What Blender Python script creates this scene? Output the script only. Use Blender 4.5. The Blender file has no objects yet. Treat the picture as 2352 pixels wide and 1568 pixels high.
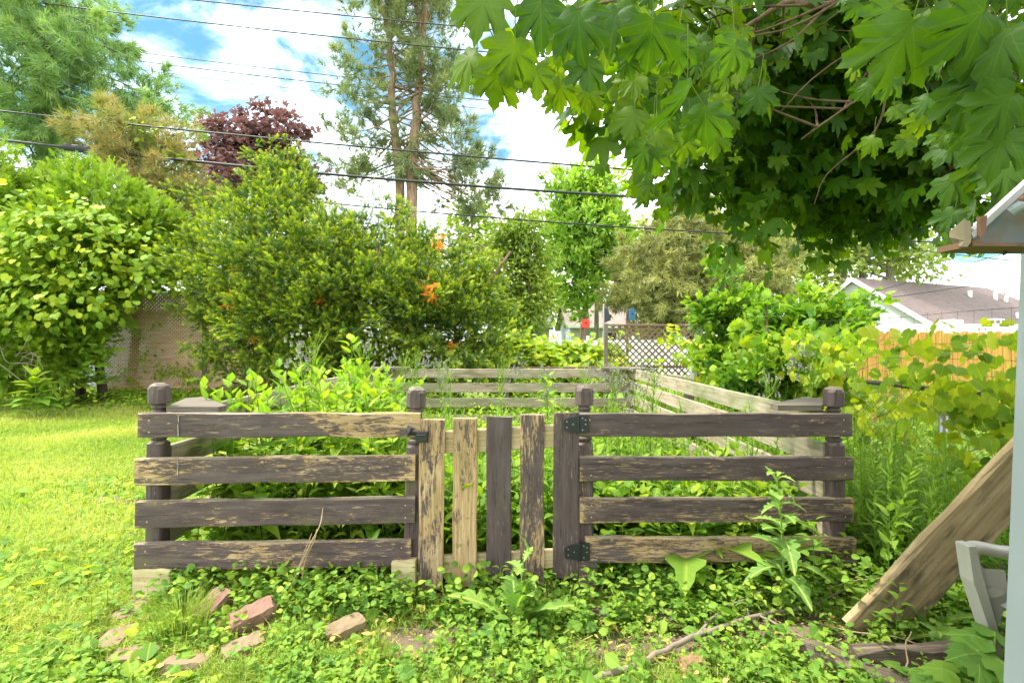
import bpy, math, random
import numpy as np
from mathutils import Vector, Matrix

SC = bpy.context.scene
COL = SC.collection
rng = np.random.default_rng(11)
random.seed(11)
F = 1160.0          # focal length in units of a 2352-wide picture
CZ = 1.38           # eye height
R_ = math.radians


def U(dx, dy, d):
    """world point at distance d along the view axis, seen at (dx, dy) of a 2352x1568 picture"""
    return np.array([(dx - 1176) / F * d, d, CZ - (dy - 784) / F * d])


def zg(x, y):
    """height of the ground"""
    x = np.asarray(x, float); y = np.asarray(y, float)
    z = 0.012 * np.clip(y - 3.2, 0, 9) * np.clip((-x - 1.0) / 3.0, 0, 1)
    z = z + 0.018 * np.sin(x * 1.7 + 0.6) * np.sin(y * 1.3 + 1.1) + 0.01 * np.sin(x * 4.1 + y * 2.7)
    z = z + 0.05 * np.exp(-((x - 1.3) ** 2 / 0.9 + (y - 2.2) ** 2 / 0.5))
    return z - 0.012


def nrm(a):
    a = np.asarray(a, float)
    return a / np.maximum(np.linalg.norm(a, axis=-1, keepdims=True), 1e-9)


# ------------------------------------------------------------------ mesh container
class MB:
    def __init__(s):
        s.V = []; s.Fs = []; s.rnd = []; s.uv = []; s.n = 0

    def add(s, V, Fs, rnd=0.5, uv=None, mi=0):
        V = np.asarray(V, np.float32).reshape(-1, 3)
        k = len(V)
        s.V.append(V)
        s.rnd.append(np.full(k, rnd, np.float32) if np.isscalar(rnd) else np.asarray(rnd, np.float32).reshape(-1))
        s.uv.append(np.zeros((k, 3), np.float32) if uv is None else np.asarray(uv, np.float32).reshape(-1, 3))
        if isinstance(Fs, np.ndarray):
            Fs = [Fs]
        else:
            by = {}
            for f in Fs:
                by.setdefault(len(f), []).append(f)
            Fs = [np.array(v, np.int64) for v in by.values()]
        for f in Fs:
            if len(f):
                s.Fs.append((f.astype(np.int64) + s.n, mi))
        s.n += k
        return s

    def arrays(s):
        """for all-triangle builders: (V, F, rnd, uv)"""
        return (np.concatenate(s.V), np.concatenate([f for f, _ in s.Fs]), np.concatenate(s.rnd), np.concatenate(s.uv))

    def mesh(s, name, mats, smooth=False):
        me = bpy.data.meshes.new(name)
        V = np.concatenate(s.V)
        me.vertices.add(len(V)); me.vertices.foreach_set('co', V.ravel())
        loops = np.concatenate([f.ravel() for f, _ in s.Fs]).astype(np.int32)
        sizes = np.concatenate([np.full(len(f), f.shape[1]) for f, _ in s.Fs])
        mi = np.concatenate([np.full(len(f), m) for f, m in s.Fs]).astype(np.int32)
        starts = np.concatenate([[0], np.cumsum(sizes)[:-1]]).astype(np.int32)
        me.loops.add(len(loops)); me.loops.foreach_set('vertex_index', loops)
        me.polygons.add(len(sizes)); me.polygons.foreach_set('loop_start', starts)
        me.polygons.foreach_set('material_index', mi)
        me.polygons.foreach_set('use_smooth', np.full(len(sizes), bool(smooth)))
        me.update(calc_edges=True)
        a = me.attributes.new('rnd', 'FLOAT', 'POINT'); a.data.foreach_set('value', np.concatenate(s.rnd))
        b = me.attributes.new('luv', 'FLOAT_VECTOR', 'POINT'); b.data.foreach_set('vector', np.concatenate(s.uv).ravel())
        for m in (mats if isinstance(mats, (list, tuple)) else [mats]):
            me.materials.append(m)
        return me

    def build(s, name, mats, parent=None, smooth=False):
        """world-space geometry -> object (kept in place under an unrotated parent)"""
        o = bpy.data.objects.new(name, s.mesh(name, mats, smooth))
        COL.objects.link(o)
        if parent is not None:
            o.parent = parent
            o.location = -(world_of(parent))
        return o


def world_of(o):
    v = Vector((0, 0, 0))
    while o is not None:
        v = v + o.location; o = o.parent
    return v


def tag(o, label=None, cat=None, group=None, kind=None):
    if label: o['label'] = label
    if cat: o['category'] = cat
    if group: o['group'] = group
    if kind: o['kind'] = kind
    return o


def thing(name, label, cat, loc, group=None):
    o = bpy.data.objects.new(name, None); COL.objects.link(o)
    o.empty_display_size = 0.2
    o.location = [float(v) for v in loc]
    return tag(o, label, cat, group)


def place(name, me, parent, M):
    """link a mesh with a world matrix M under an unrotated parent"""
    o = bpy.data.objects.new(name, me); COL.objects.link(o)
    if parent is not None:
        o.parent = parent
        M = Matrix.Translation(-world_of(parent)) @ M
    o.matrix_local = M
    return o


def frame_m(p, ex, ez):
    """matrix with local X along ex and local Z near ez"""
    ex = Vector(ex).normalized(); ez = Vector(ez)
    ey = ez.cross(ex).normalized(); ez = ex.cross(ey).normalized()
    m = Matrix((ex, ey, ez)).transposed().to_4x4()
    m.translation = Vector(p)
    return m


# ------------------------------------------------------------------ solid shapes
def tube(pts, radii, n=6, cap=True, tri=False):
    pts = np.asarray(pts, float); k = len(pts)
    radii = np.full(k, radii) if np.isscalar(radii) else np.asarray(radii, float)
    t = np.gradient(pts, axis=0); t = nrm(t)
    ref = np.array([0, 0, 1.0]) if abs(t[0, 2]) < 0.9 else np.array([1.0, 0, 0])
    V = []
    u = nrm(np.cross(t[0], ref))
    for i in range(k):
        u = nrm(u - t[i] * np.dot(u, t[i])); w = np.cross(t[i], u)
        a = np.arange(n) / n * 2 * np.pi
        V.append(pts[i] + radii[i] * (np.cos(a)[:, None] * u + np.sin(a)[:, None] * w))
    V = np.concatenate(V)
    q = []
    for i in range(k - 1):
        for j in range(n):
            a, b = i * n + j, i * n + (j + 1) % n
            if tri:
                q += [(a, b, b + n), (a, b + n, a + n)]
            else:
                q.append((a, b, b + n, a + n))
    if cap and not tri:
        q.append(tuple(range(n - 1, -1, -1))); q.append(tuple((k - 1) * n + j for j in range(n)))
    return V, q


def smooth_path(pts, per=6):
    pts = np.asarray(pts, float)
    if len(pts) < 3:
        s = np.linspace(0, 1, per + 1)[:, None]
        return pts[0] * (1 - s) + pts[-1] * s
    out = []
    P = np.vstack([2 * pts[0] - pts[1], pts, 2 * pts[-1] - pts[-2]])
    for i in range(1, len(P) - 2):
        for s in np.linspace(0, 1, per, endpoint=False):
            a, b, c, d = P[i - 1], P[i], P[i + 1], P[i + 2]
            out.append(0.5 * (2 * b + (c - a) * s + (2 * a - 5 * b + 4 * c - d) * s * s + (3 * b - a - 3 * c + d) * s ** 3))
    out.append(pts[-1])
    return np.array(out)


def box(lo, hi):
    x0, y0, z0 = lo; x1, y1, z1 = hi
    V = [(x0, y0, z0), (x1, y0, z0), (x1, y1, z0), (x0, y1, z0), (x0, y0, z1), (x1, y0, z1), (x1, y1, z1), (x0, y1, z1)]
    Q = [(0, 3, 2, 1), (4, 5, 6, 7), (0, 1, 5, 4), (1, 2, 6, 5), (2, 3, 7, 6), (3, 0, 4, 7)]
    return np.array(V, float), Q


def prism(poly, h0, h1, axis='y'):
    """outline (n,2) in x,z (axis y) or x,y (axis z) given thickness h0..h1"""
    poly = np.asarray(poly, float); n = len(poly)
    if axis == 'y':
        A = np.c_[poly[:, 0], np.full(n, h0), poly[:, 1]]; B = np.c_[poly[:, 0], np.full(n, h1), poly[:, 1]]
    elif axis == 'x':
        A = np.c_[np.full(n, h0), poly]; B = np.c_[np.full(n, h1), poly]
    else:
        A = np.c_[poly, np.full(n, h0)]; B = np.c_[poly, np.full(n, h1)]
    Q = [tuple(range(n)), tuple(range(2 * n - 1, n - 1, -1))]
    Q += [(i, n + i, n + (i + 1) % n, (i + 1) % n) for i in range(n)]
    return np.vstack([A, B]), Q


def board_geo(L, T, H, r=0.005, jit=0.0015, seg=None, seed=0):
    """a sawn board, length on local X, thickness Y, width Z, eased edges and a slightly wavy face"""
    g = np.random.default_rng(seed + 1000)
    seg = seg or max(4, int(L / 0.16))
    xs = np.linspace(-L / 2, L / 2, seg + 1)
    y, z = T / 2, H / 2
    c = np.array([(-y + r, -z), (y - r, -z), (y, -z + r), (y, z - r), (y - r, z), (-y + r, z), (-y, z - r), (-y, -z + r)])
    V = []
    for i, x in enumerate(xs):
        s = c + g.normal(0, jit, c.shape)
        s[:, 1] += g.normal(0, jit * 0.6)
        V.append(np.c_[np.full(8, x) + (g.normal(0, jit, 8) if i in (0, seg) else 0), s])
    V = np.concatenate(V)
    Q = [(i * 8 + j, i * 8 + (j + 1) % 8, (i + 1) * 8 + (j + 1) % 8, (i + 1) * 8 + j) for i in range(seg) for j in range(8)]
    Q.append(tuple(range(7, -1, -1))); Q.append(tuple(seg * 8 + j for j in range(8)))
    return V, Q


def disc_on(p, r, n=8, h=0.0015):
    a = np.arange(n) / n * 2 * np.pi
    V = np.c_[p[0] + r * np.cos(a), np.full(n, p[1] - h), p[2] + r * np.sin(a)]
    return V, [tuple(range(n))]


def board(name, p0, p1, T, H, mat, parent, up=(0, 0, 1), seed=0, wear=0.3, screws=(), r=0.005, label=None, jit=0.0015, wend=0.):
    p0 = Vector([float(v) for v in p0]); p1 = Vector([float(v) for v in p1])
    L = (p1 - p0).length
    mb = MB().add(*board_geo(L, T, H, r, seed=seed, jit=jit))
    for (sx, sz) in screws:
        mb.add(*disc_on((sx - L / 2, -T / 2, sz), 0.0042), mi=1)
    o = place(name, mb.mesh(name, [mat, MAT['screw']]), parent, frame_m((p0 + p1) / 2, p1 - p0, up))
    o['wear'] = float(wear); o['wend'] = float(wend); o['seed'] = float(seed * 3.37 % 17)
    if label: o['label'] = label
    return o


# ------------------------------------------------------------------ leaf templates (V, tri F); luv = (x, y, edge)
def T_fan(outline, centre=(0, 0.4), arch=0.15, fold=0.12):
    o = np.asarray(outline, float)
    P = np.vstack([[centre], o])
    z = -arch * P[:, 1] ** 2 + fold * np.abs(P[:, 0])
    n = len(o)
    Fc = np.array([(0, 1 + i, 1 + (i + 1) % n) for i in range(n)])
    return np.c_[P, z], Fc, np.c_[P, np.zeros(n + 1)]


def T_ring(outline, centre, arch, fold, wav=0.0):
    """like T_fan with a middle ring so that big leaves can bend"""
    o = np.asarray(outline, float); n = len(o); c = np.array(centre)
    m = c + (o - c) * 0.55
    P = np.vstack([[c], m, o])
    z = -arch * P[:, 1] ** 2 + fold * np.abs(P[:, 0]) - arch * 0.8 * P[:, 0] ** 2
    if wav:
        z[1 + n:] += wav * np.sin(np.arange(n) * 1.7)
    Fc = [(0, 1 + i, 1 + (i + 1) % n) for i in range(n)]
    for i in range(n):
        j = (i + 1) % n
        Fc += [(1 + i, 1 + n + i, 1 + n + j), (1 + i, 1 + n + j, 1 + j)]
    return np.c_[P, z], np.array(Fc), np.c_[P, np.zeros(2 * n + 1)]


def T_strip(st, arch=0.3, fold=0.3):
    """leaf along +y from stations (v, half width), with a midrib"""
    st = np.asarray(st, float); k = len(st)
    mid = np.c_[np.zeros(k), st[:, 0]]; l = np.c_[-st[:, 1], st[:, 0]]; r = np.c_[st[:, 1], st[:, 0]]
    P = np.vstack([mid, l, r])
    z = arch * (0.6 * P[:, 1] - 1.2 * P[:, 1] ** 2) + fold * np.abs(P[:, 0])
    Fc = []
    for i in range(k - 1):
        Fc += [(i, i + 1, k + i + 1), (i, k + i + 1, k + i), (i, 2 * k + i, 2 * k + i + 1), (i, 2 * k + i + 1, i + 1)]
    return np.c_[P, z], np.array(Fc), np.c_[P, np.zeros(3 * k)]


def mirror(h):
    h = list(h)
    return h + [(-x, y) for x, y in reversed(h) if abs(x) > 1e-6]


MAPLE_H = [(0, 1.0), (.04, .90), (.16, .82), (.15, .73), (.26, .68), (.22, .52), (.33, .62), (.38, .76), (.43, .70), (.62, .74),
           (.57, .62), (.63, .54), (.51, .44), (.46, .31), (.54, .32), (.66, .22), (.52, .12), (.42, .07), (.30, -.06), (.12, -.06), (0, .04)]
MAPLE_L = [(0, 1.0), (.15, .78), (.19, .52), (.38, .74), (.61, .72), (.52, .44), (.46, .30), (.65, .22), (.30, -.05), (0, .04)]
T_MAPLE_BIG = [T_ring(mirror(MAPLE_H), (0, .25), a, f, w) for a, f, w in ((.35, .16, .05), (.6, .34, .06), (.2, -.2, .06), (.75, .05, .05))]
T_MAPLE = [T_fan(mirror(MAPLE_L), (0, .25), a, f) for a, f in ((.25, .15), (.5, .3), (.1, -.15))]
GRAPE_H = [(0, 1.0), (.15, .80), (.28, .84), (.33, .60), (.52, .58), (.54, .32), (.50, .05), (.28, -.14), (.12, -.10), (0, .04)]
T_GRAPE = [T_fan(mirror(GRAPE_H), (0, .35), a, f) for a, f in ((.3, .25), (.5, -.2), (.15, .1))]
OVATE_H = [(0, 1.0), (.10, .82), (.22, .62), (.31, .38), (.27, .14), (.12, .0), (0, .0)]
T_OVATE = [T_strip([(0, .02), (.1, .2), (.3, .31), (.55, .25), (.8, .11), (1, 0)], a, f) for a, f in ((.3, .25), (.6, .4), (.15, .1))]
T_ELM = [T_fan(mirror([(0, 1), (.20, .65), (.28, .35), (.12, 0)]), (0, .4), .3, .25)]
T_LANCE = [T_strip([(0, .02), (.3, .10), (.6, .08), (1, 0)], a, .3) for a in (.3, .7, -.2)]
T_ROUND = [T_fan(mirror([(0, .95), (.28, .86), (.46, .6), (.44, .28), (.25, .05), (.08, .0)]), (0, .45), a, f) for a, f in ((.2, .3), (.4, .1))]
SOW = [(0, .02), (.10, .05), (.16, .03), (.24, .14), (.28, .16), (.30, .07), (.40, .20), (.45, .23), (.47, .11), (.57, .24), (.63, .25), (.65, .12), (.74, .20), (.80, .19), (.84, .10), (.92, .08), (1, 0)]
T_SOW = [T_strip(SOW, a, f) for a, f in ((.7, .35), (1.0, .5), (.35, .2))]
DOCK = [(0, .015), (.18, .04), (.25, .12), (.4, .16), (.6, .15), (.8, .09), (1, 0)]
T_DOCK = [T_strip(DOCK, a, f) for a, f in ((.8, .35), (.4, .25), (1.1, .3))]
PLANT = [(0, .03), (.25, .04), (.32, .16), (.5, .27), (.7, .25), (.88, .14), (1, 0)]
T_PLANTAIN = [T_strip(PLANT, a, f) for a, f in ((.5, .2), (.25, .15))]


def T_clover():
    V, Fc, Uv = [], [], []
    o = [(0, .25), (.22, .55), (.30, .85), (.12, 1.0), (0, .92), (-.12, 1.0), (-.30, .85), (-.22, .55)]
    for k in range(3):
        a = k * 2 * np.pi / 3; c, s = np.cos(a), np.sin(a)
        P = np.array(o) @ np.array([[c, s], [-s, c]])
        z = 0.12 * np.linalg.norm(P, axis=1) + np.array([0, .08, .1, .02, -.03, .02, .1, .08])
        n = 8 * k
        V.append(np.c_[P, z]); Uv.append(np.c_[np.array(o), np.zeros(8)])
        Fc += [(n, n + i, n + i + 1) for i in range(1, 7)]
    return np.vstack(V), np.array(Fc), np.vstack(Uv)


T_CLOVER = [T_clover()]


def T_spray(pairs, ln, wd, ang, curve=0.25, seed=0):
    """a flat shoot: short needles on both sides of a twig"""
    g = np.random.default_rng(seed); V, Fc, Uv = [], [], []
    n = 0
    for i in range(pairs):
        v = (i + 0.5) / pairs
        l = ln * (1 - 0.55 * v ** 2) * g.uniform(.8, 1.15)
        for sd in (-1, 1):
            a = R_(ang) * g.uniform(.8, 1.2)
            d = np.array([sd * np.sin(a), np.cos(a), g.normal(0, .25)])
            p = np.array([0, v, curve * (v - v * v * 1.4)])
            w = np.array([-d[1], d[0], 0]) * sd * wd
            V += [p - w, p + w, p + d * l]; Uv += [(0, v, 0), (0, v, 0), (0, min(1, v + l * .7), 0)]
            Fc.append((n, n + 1, n + 2)); n += 3
    V += [(-.012, 0, 0), (.012, 0, 0), (0, 1.05, -curve * .4)]; Uv += [(0, 0, 0), (0, 0, 0), (0, 1, 0)]; Fc.append((n, n + 1, n + 2))
    return np.array(V, float), np.array(Fc), np.array(Uv, float)


T_YEW = [T_spray(7, .34, .055, 50, .3, k) for k in range(3)]
T_THUJA = [T_spray(6, .42, .075, 38, .2, 10 + k) for k in range(3)]


def T_tuft(n, spread, wd, seed):
    """a brush of pine needles at a shoot tip"""
    g = np.random.default_rng(seed); V, Fc, Uv = [], [], []
    for i in range(n):
        a = g.uniform(0, 2 * np.pi); b = g.uniform(.1, 1) * spread
        d = np.array([np.sin(b) * np.cos(a), np.cos(b), np.sin(b) * np.sin(a)])
        l = g.uniform(.7, 1.0)
        p = np.array([0, g.uniform(0, .35), 0])
        w = nrm(np.cross(d, g.normal(size=3))) * wd
        k = 3 * i
        V += [p - w, p + w, p + d * l]; Uv += [(0, .2, 0), (0, .2, 0), (0, 1, 0)]; Fc.append((k, k + 1, k + 2))
    return np.array(V), np.array(Fc), np.array(Uv)


T_PINE = [T_tuft(13, 1.1, .035, k) for k in range(3)]
T_SPRUCE = [T_tuft(9, 1.3, .06, 20 + k) for k in range(3)]


def frames(tip, nor):
    t = nrm(tip); s = nrm(np.cross(t, nor)); n = np.cross(s, t)
    return np.stack([s, t, n], axis=-1)


def scatter(mb, temps, P, tip, nor, S, rnd, mi=0, asp=None):
    P = np.asarray(P, float); n = len(P)
    S = np.broadcast_to(np.asarray(S, float), (n,)); rnd = np.broadcast_to(np.asarray(rnd, float), (n,))
    Rm = frames(tip, nor)
    pick = np.random.default_rng(n).integers(0, len(temps), n)
    for k, (TV, TF, TU) in enumerate(temps):
        ix = np.nonzero(pick == k)[0]
        if not len(ix): continue
        V = np.einsum('nij,kj->nki', Rm[ix], TV) * S[ix][:, None, None] + P[ix][:, None]
        Fc = TF[None] + (np.arange(len(ix)) * len(TV))[:, None, None]
        mb.add(V.reshape(-1, 3), Fc.reshape(-1, 3), np.repeat(rnd[ix], len(TV)), np.tile(TU, (len(ix), 1)), mi)


def scatter_geo(mb, variants, P, yaw, S, rnd, lean=0.12, seed=0):
    """whole plants (V, F, rnd, uv) set on points"""
    g = np.random.default_rng(seed + 77)
    n = len(P); pick = g.integers(0, len(variants), n)
    la = g.uniform(0, 2 * np.pi, n); lm = np.abs(g.normal(0, lean, n))
    for k, (TV, TF, TR, TU) in enumerate(variants):
        ix = np.nonzero(pick == k)[0]
        if not len(ix): continue
        c, s = np.cos(yaw[ix]), np.sin(yaw[ix])
        V = TV[None] * S[ix][:, None, None]
        X = V[..., 0] * c[:, None] - V[..., 1] * s[:, None]; Y = V[..., 0] * s[:, None] + V[..., 1] * c[:, None]; Z = V[..., 2]
        X = X + Z * (np.cos(la[ix]) * lm[ix])[:, None]; Y = Y + Z * (np.sin(la[ix]) * lm[ix])[:, None]
        W = np.stack([X, Y, Z], -1) + P[ix][:, None]
        Fc = TF[None] + (np.arange(len(ix)) * len(TV))[:, None, None]
        r = np.clip(TR[None] * .6 + (rnd[ix] * .4)[:, None], 0, 1)
        mb.add(W.reshape(-1, 3), Fc.reshape(-1, 3), r.reshape(-1), np.tile(TU, (len(ix), 1)))


# ------------------------------------------------------------------ crowns
def crown_points(lobes, ncl, per, rc, flat=.6, shell=.55, up=.4, droop=0., g=rng, out=1., side=.6, plume=0., rise=.6):
    """leaf positions, tips, normals and tone from clumps spread through ellipsoid lobes"""
    L = np.array(lobes, float)
    w = (L[:, 3] * L[:, 4] * L[:, 5]) ** (2 / 3); w = w / w.sum()
    li = g.choice(len(L), ncl, p=w)
    d = nrm(g.normal(size=(ncl, 3)))
    r = np.where(g.random(ncl) < .8, shell + (1 - shell) * np.sqrt(g.random(ncl)), g.random(ncl) ** .5 * shell + .1)
    C = L[li, :3] + d * r[:, None] * L[li, 3:6]
    tone = g.random(ncl)
    rcs = rc * g.uniform(.55, 1.4, ncl)
    k = np.repeat(np.arange(ncl), per)
    P = g.normal(size=(len(k), 3)) * rcs[k][:, None] * np.array([1, 1, flat])
    tl = g.random(len(k)) if plume else np.zeros(len(k))
    if plume:
        ax = nrm(nrm(d / L[li, 3:6]) + np.array([0, 0, rise]) + g.normal(size=d.shape) * .25) * (plume * g.uniform(.5, 1.5, ncl))[:, None]
        P = P * (1.05 - .8 * tl)[:, None] + ax[k] * (tl - .3)[:, None]
    P = C[k] + P
    o = nrm((P - L[li[k], :3]) / L[li[k], 3:6] ** 1.5)
    lo = nrm(P - C[k])
    nor = nrm(o * .5 + np.array([0, 0, up]) + g.normal(size=P.shape) * .45)
    tip = nrm((nrm(ax[k]) * 1.3 if plume else o * out) + lo * .6 + np.array([0, 0, -droop]) + g.normal(size=P.shape) * side)
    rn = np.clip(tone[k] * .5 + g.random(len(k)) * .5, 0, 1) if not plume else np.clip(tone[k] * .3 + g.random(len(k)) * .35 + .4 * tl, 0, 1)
    return P, tip, nor, rn, C, tone


def limb_set(mb, trunk, C, n, r0, g, n_side=5, sag=.1, zfrac=(.25, .95)):
    """branches from the trunk line out to clump centres"""
    T = np.asarray(trunk, float)
    for c in C[g.choice(len(C), min(n, len(C)), replace=False)]:
        s = np.clip((c[2] - T[0, 2]) / max(T[-1, 2] - T[0, 2], .1) - g.uniform(.05, .3), zfrac[0], zfrac[1])
        f = s * (len(T) - 1); i = min(int(f), len(T) - 2); a = T[i] + (T[i + 1] - T[i]) * (f - i)
        m = (a + c) / 2 + g.normal(0, .06, 3) * np.linalg.norm(c - a) + np.array([0, 0, sag * np.linalg.norm(c - a)])
        p = smooth_path([a, m, c], 4)
        mb.add(*tube(p, np.linspace(r0 * (1.1 - s * .6), r0 * .15, len(p)), n_side, cap=False))


def tree(name, label, cat, trunks, lobes, temps, leafmat, barkmat, ncl, per, rc, size, seed, flat=.6, shell=.55, up=.4, droop=0., out=1., side=.6,
         nlimb=40, rl=.06, group=None, sizes=(.7, 1.25), extra=None, tone_fn=None, sag=.1, plume=0., rise=.6):
    g = np.random.default_rng(seed)
    t0 = np.asarray(trunks[0][0])
    root = thing(name, label, cat, t0[0], group)
    tb = MB()
    P, tip, nor, rn, C, tone = crown_points(lobes, ncl, per, rc, flat, shell, up, droop, g, out, side, plume, rise)
    for (pts, r0, r1) in trunks:
        p = smooth_path(pts, 5)
        p = p + np.r_[[np.zeros(3)], g.normal(0, r0 * .15, (len(p) - 1, 3))]
        tb.add(*tube(p, np.linspace(r0, r1, len(p)), 9))
    for q in range(len(trunks)):
        limb_set(tb, smooth_path(trunks[q][0], 5), C, nlimb // len(trunks), rl, g, sag=sag)
    tb.build('trunk', barkmat, root, True)
    cb = MB()
    if tone_fn is not None: rn = tone_fn(P, rn)
    scatter(cb, temps, P, tip, nor, size * g.uniform(*sizes, len(P)), rn)
    if extra is not None: extra(cb, C, g)
    cb.build('crown', leafmat, root)
    return root


def lobe(dx, dy, d, rx, ry, depth=1.0):
    """an ellipsoid whose outline is rx, ry at distance d (2352-wide picture units), depth times as deep as it is wide"""
    c = U(dx, dy, d); a = rx / F * d; b = ry / F * d
    return (c[0], c[1], c[2], a, a * depth, b)

# ------------------------------------------------------------------ materials
MAT = {}


class G:
    def __init__(s, name):
        s.m = bpy.data.materials.new(name); s.m.use_nodes = True
        s.t = s.m.node_tree; s.t.nodes.clear(); MAT[name] = s.m

    def n(s, typ, ins=None, **props):
        nd = s.t.nodes.new(typ)
        for k, v in props.items(): setattr(nd, k, v)
        for k, v in (ins or {}).items(): s.put(nd.inputs[k], v)
        return nd

    def put(s, sock, v):
        if isinstance(v, bpy.types.NodeSocket): s.t.links.new(v, sock)
        elif isinstance(v, bpy.types.Node): s.t.links.new(v.outputs[0], sock)
        else:
            if sock.type == 'RGBA' and len(v) == 3: v = (*v, 1)
            sock.default_value = v

    def math(s, op, a, b=0.0, clamp=False):
        nd = s.n('ShaderNodeMath', operation=op, use_clamp=clamp); s.put(nd.inputs[0], a); s.put(nd.inputs[1], b); return nd.outputs[0]

    def mix(s, fac, a, b, typ='MIX'):
        nd = s.n('ShaderNodeMix', data_type='RGBA', blend_type=typ)
        s.put(nd.inputs[0], fac); s.put(nd.inputs[6], a); s.put(nd.inputs[7], b); return nd.outputs[2]

    def ramp(s, fac, stops):
        nd = s.n('ShaderNodeValToRGB'); s.put(nd.inputs[0], fac); e = nd.color_ramp.elements
        while len(e) < len(stops): e.new(0.5)
        for el, (p, c) in zip(e, stops):
            el.position = p; el.color = (*c, 1) if len(c) == 3 else c
        return nd.outputs[0]

    def step(s, v, a, b):
        nd = s.n('ShaderNodeMapRange', interpolation_type='SMOOTHSTEP'); s.put(nd.inputs[0], v); s.put(nd.inputs[1], a); s.put(nd.inputs[2], b); return nd.outputs[0]

    def noise(s, vec, scale, detail=4, rough=.55, dist=0.):
        nd = s.n('ShaderNodeTexNoise', {'Scale': scale, 'Detail': detail, 'Roughness': rough, 'Distortion': dist})
        if vec is not None: s.put(nd.inputs['Vector'], vec)
        return nd.outputs[0]

    def scaled(s, vec, sc, off=None):
        nd = s.n('ShaderNodeMapping'); s.put(nd.inputs['Vector'], vec); s.put(nd.inputs['Scale'], sc)
        if off is not None: s.put(nd.inputs['Location'], off)
        return nd.outputs[0]

    def obj(s): return s.n('ShaderNodeTexCoord').outputs['Object']

    def attr(s, name, typ='GEOMETRY'): return s.n('ShaderNodeAttribute', attribute_name=name, attribute_type=typ)

    def bump(s, h, strength, dist=.01): return s.n('ShaderNodeBump', {'Height': h, 'Strength': strength, 'Distance': dist}).outputs[0]

    def out(s, sh):
        o = s.n('ShaderNodeOutputMaterial'); s.put(o.inputs[0], sh); return s.m

    def bsdf(s, col, rough=.7, normal=None, metal=0., spec=.4):
        p = s.n('ShaderNodeBsdfPrincipled', {'Base Color': col, 'Roughness': rough, 'Metallic': metal, 'Specular IOR Level': spec})
        if normal is not None: s.put(p.inputs['Normal'], normal)
        return p


def mul(c, k): return tuple(min(1, a * b) for a, b in zip(c, k if hasattr(k, '__len__') else (k, k, k)))


def leaf(name, cols, tr=.4, tip=None, tipamt=.6, rib=0., palm=False, rough=.6, spec=.2, under=1.15, trc=(1.25, 1.3, .5), trk=1.0):
    cols = [(c[0] * 1.14, c[1] * 1.0, c[2] * .66) for c in cols]
    g = G(name)
    rnd = g.attr('rnd').outputs['Fac']
    nz = g.noise(g.obj(), .9, 2)
    f = g.math('ADD', g.math('MULTIPLY', rnd, .7), g.math('MULTIPLY', nz, .3))
    n = len(cols)
    c = g.ramp(f, [(.12 + .72 * i / (n - 1), k) for i, k in enumerate(cols)])
    sep = g.n('ShaderNodeSeparateXYZ', {0: g.attr('luv').outputs['Vector']})
    x, y = sep.outputs[0], sep.outputs[1]
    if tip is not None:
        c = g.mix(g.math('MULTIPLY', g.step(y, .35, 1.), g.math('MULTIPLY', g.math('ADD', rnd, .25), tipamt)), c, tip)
    if rib:
        v = g.math('SUBTRACT', 1., g.step(g.math('ABSOLUTE', x), .006, .03))
        sv = g.math('FRACT', g.math('SUBTRACT', g.math('MULTIPLY', y, 9.), g.math('MULTIPLY', g.math('ABSOLUTE', x), 9.)))
        sv = g.math('MULTIPLY', g.math('LESS_THAN', sv, .12), .3)
        v = g.math('MAXIMUM', v, sv)
        c = g.mix(g.math('MULTIPLY', v, rib), c, mul(cols[-1], (1.8, 1.5, 1.9)))
    if palm:
        vs = None
        for a in (0, 36, -36, 76, -76):
            dx, dy = math.sin(R_(a)), math.cos(R_(a)); yy = g.math('SUBTRACT', y, .05)
            al = g.math('ADD', g.math('MULTIPLY', x, dx), g.math('MULTIPLY', yy, dy))
            pe = g.math('ABSOLUTE', g.math('SUBTRACT', g.math('MULTIPLY', x, dy), g.math('MULTIPLY', yy, dx)))
            v = g.math('MULTIPLY', g.math('SUBTRACT', 1., g.step(pe, .004, .013)), g.math('GREATER_THAN', al, 0.))
            vs = v if vs is None else g.math('MAXIMUM', vs, v)
        c = g.mix(g.math('MULTIPLY', vs, .16), c, mul(cols[-1], (1.5, 1.35, 1.3)))
        bl = g.noise(g.obj(), 26, 3); c = g.mix(g.math('MULTIPLY', g.step(bl, .5, .75), .3), c, mul(cols[0], .8))
    back = g.n('ShaderNodeNewGeometry').outputs['Backfacing']
    cu = g.mix(back, c, g.mix(1., c, (under, under, under * 1.1), 'MULTIPLY'))
    ct = g.mix(1., c, tuple(trk * k for k in trc), 'MULTIPLY')
    p = g.bsdf(cu, rough, spec=spec)
    t = g.n('ShaderNodeBsdfTranslucent', {'Color': ct})
    m = g.n('ShaderNodeMixShader', {0: tr, 1: p.outputs[0], 2: t.outputs[0]})
    return g.out(m.outputs[0])


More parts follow.
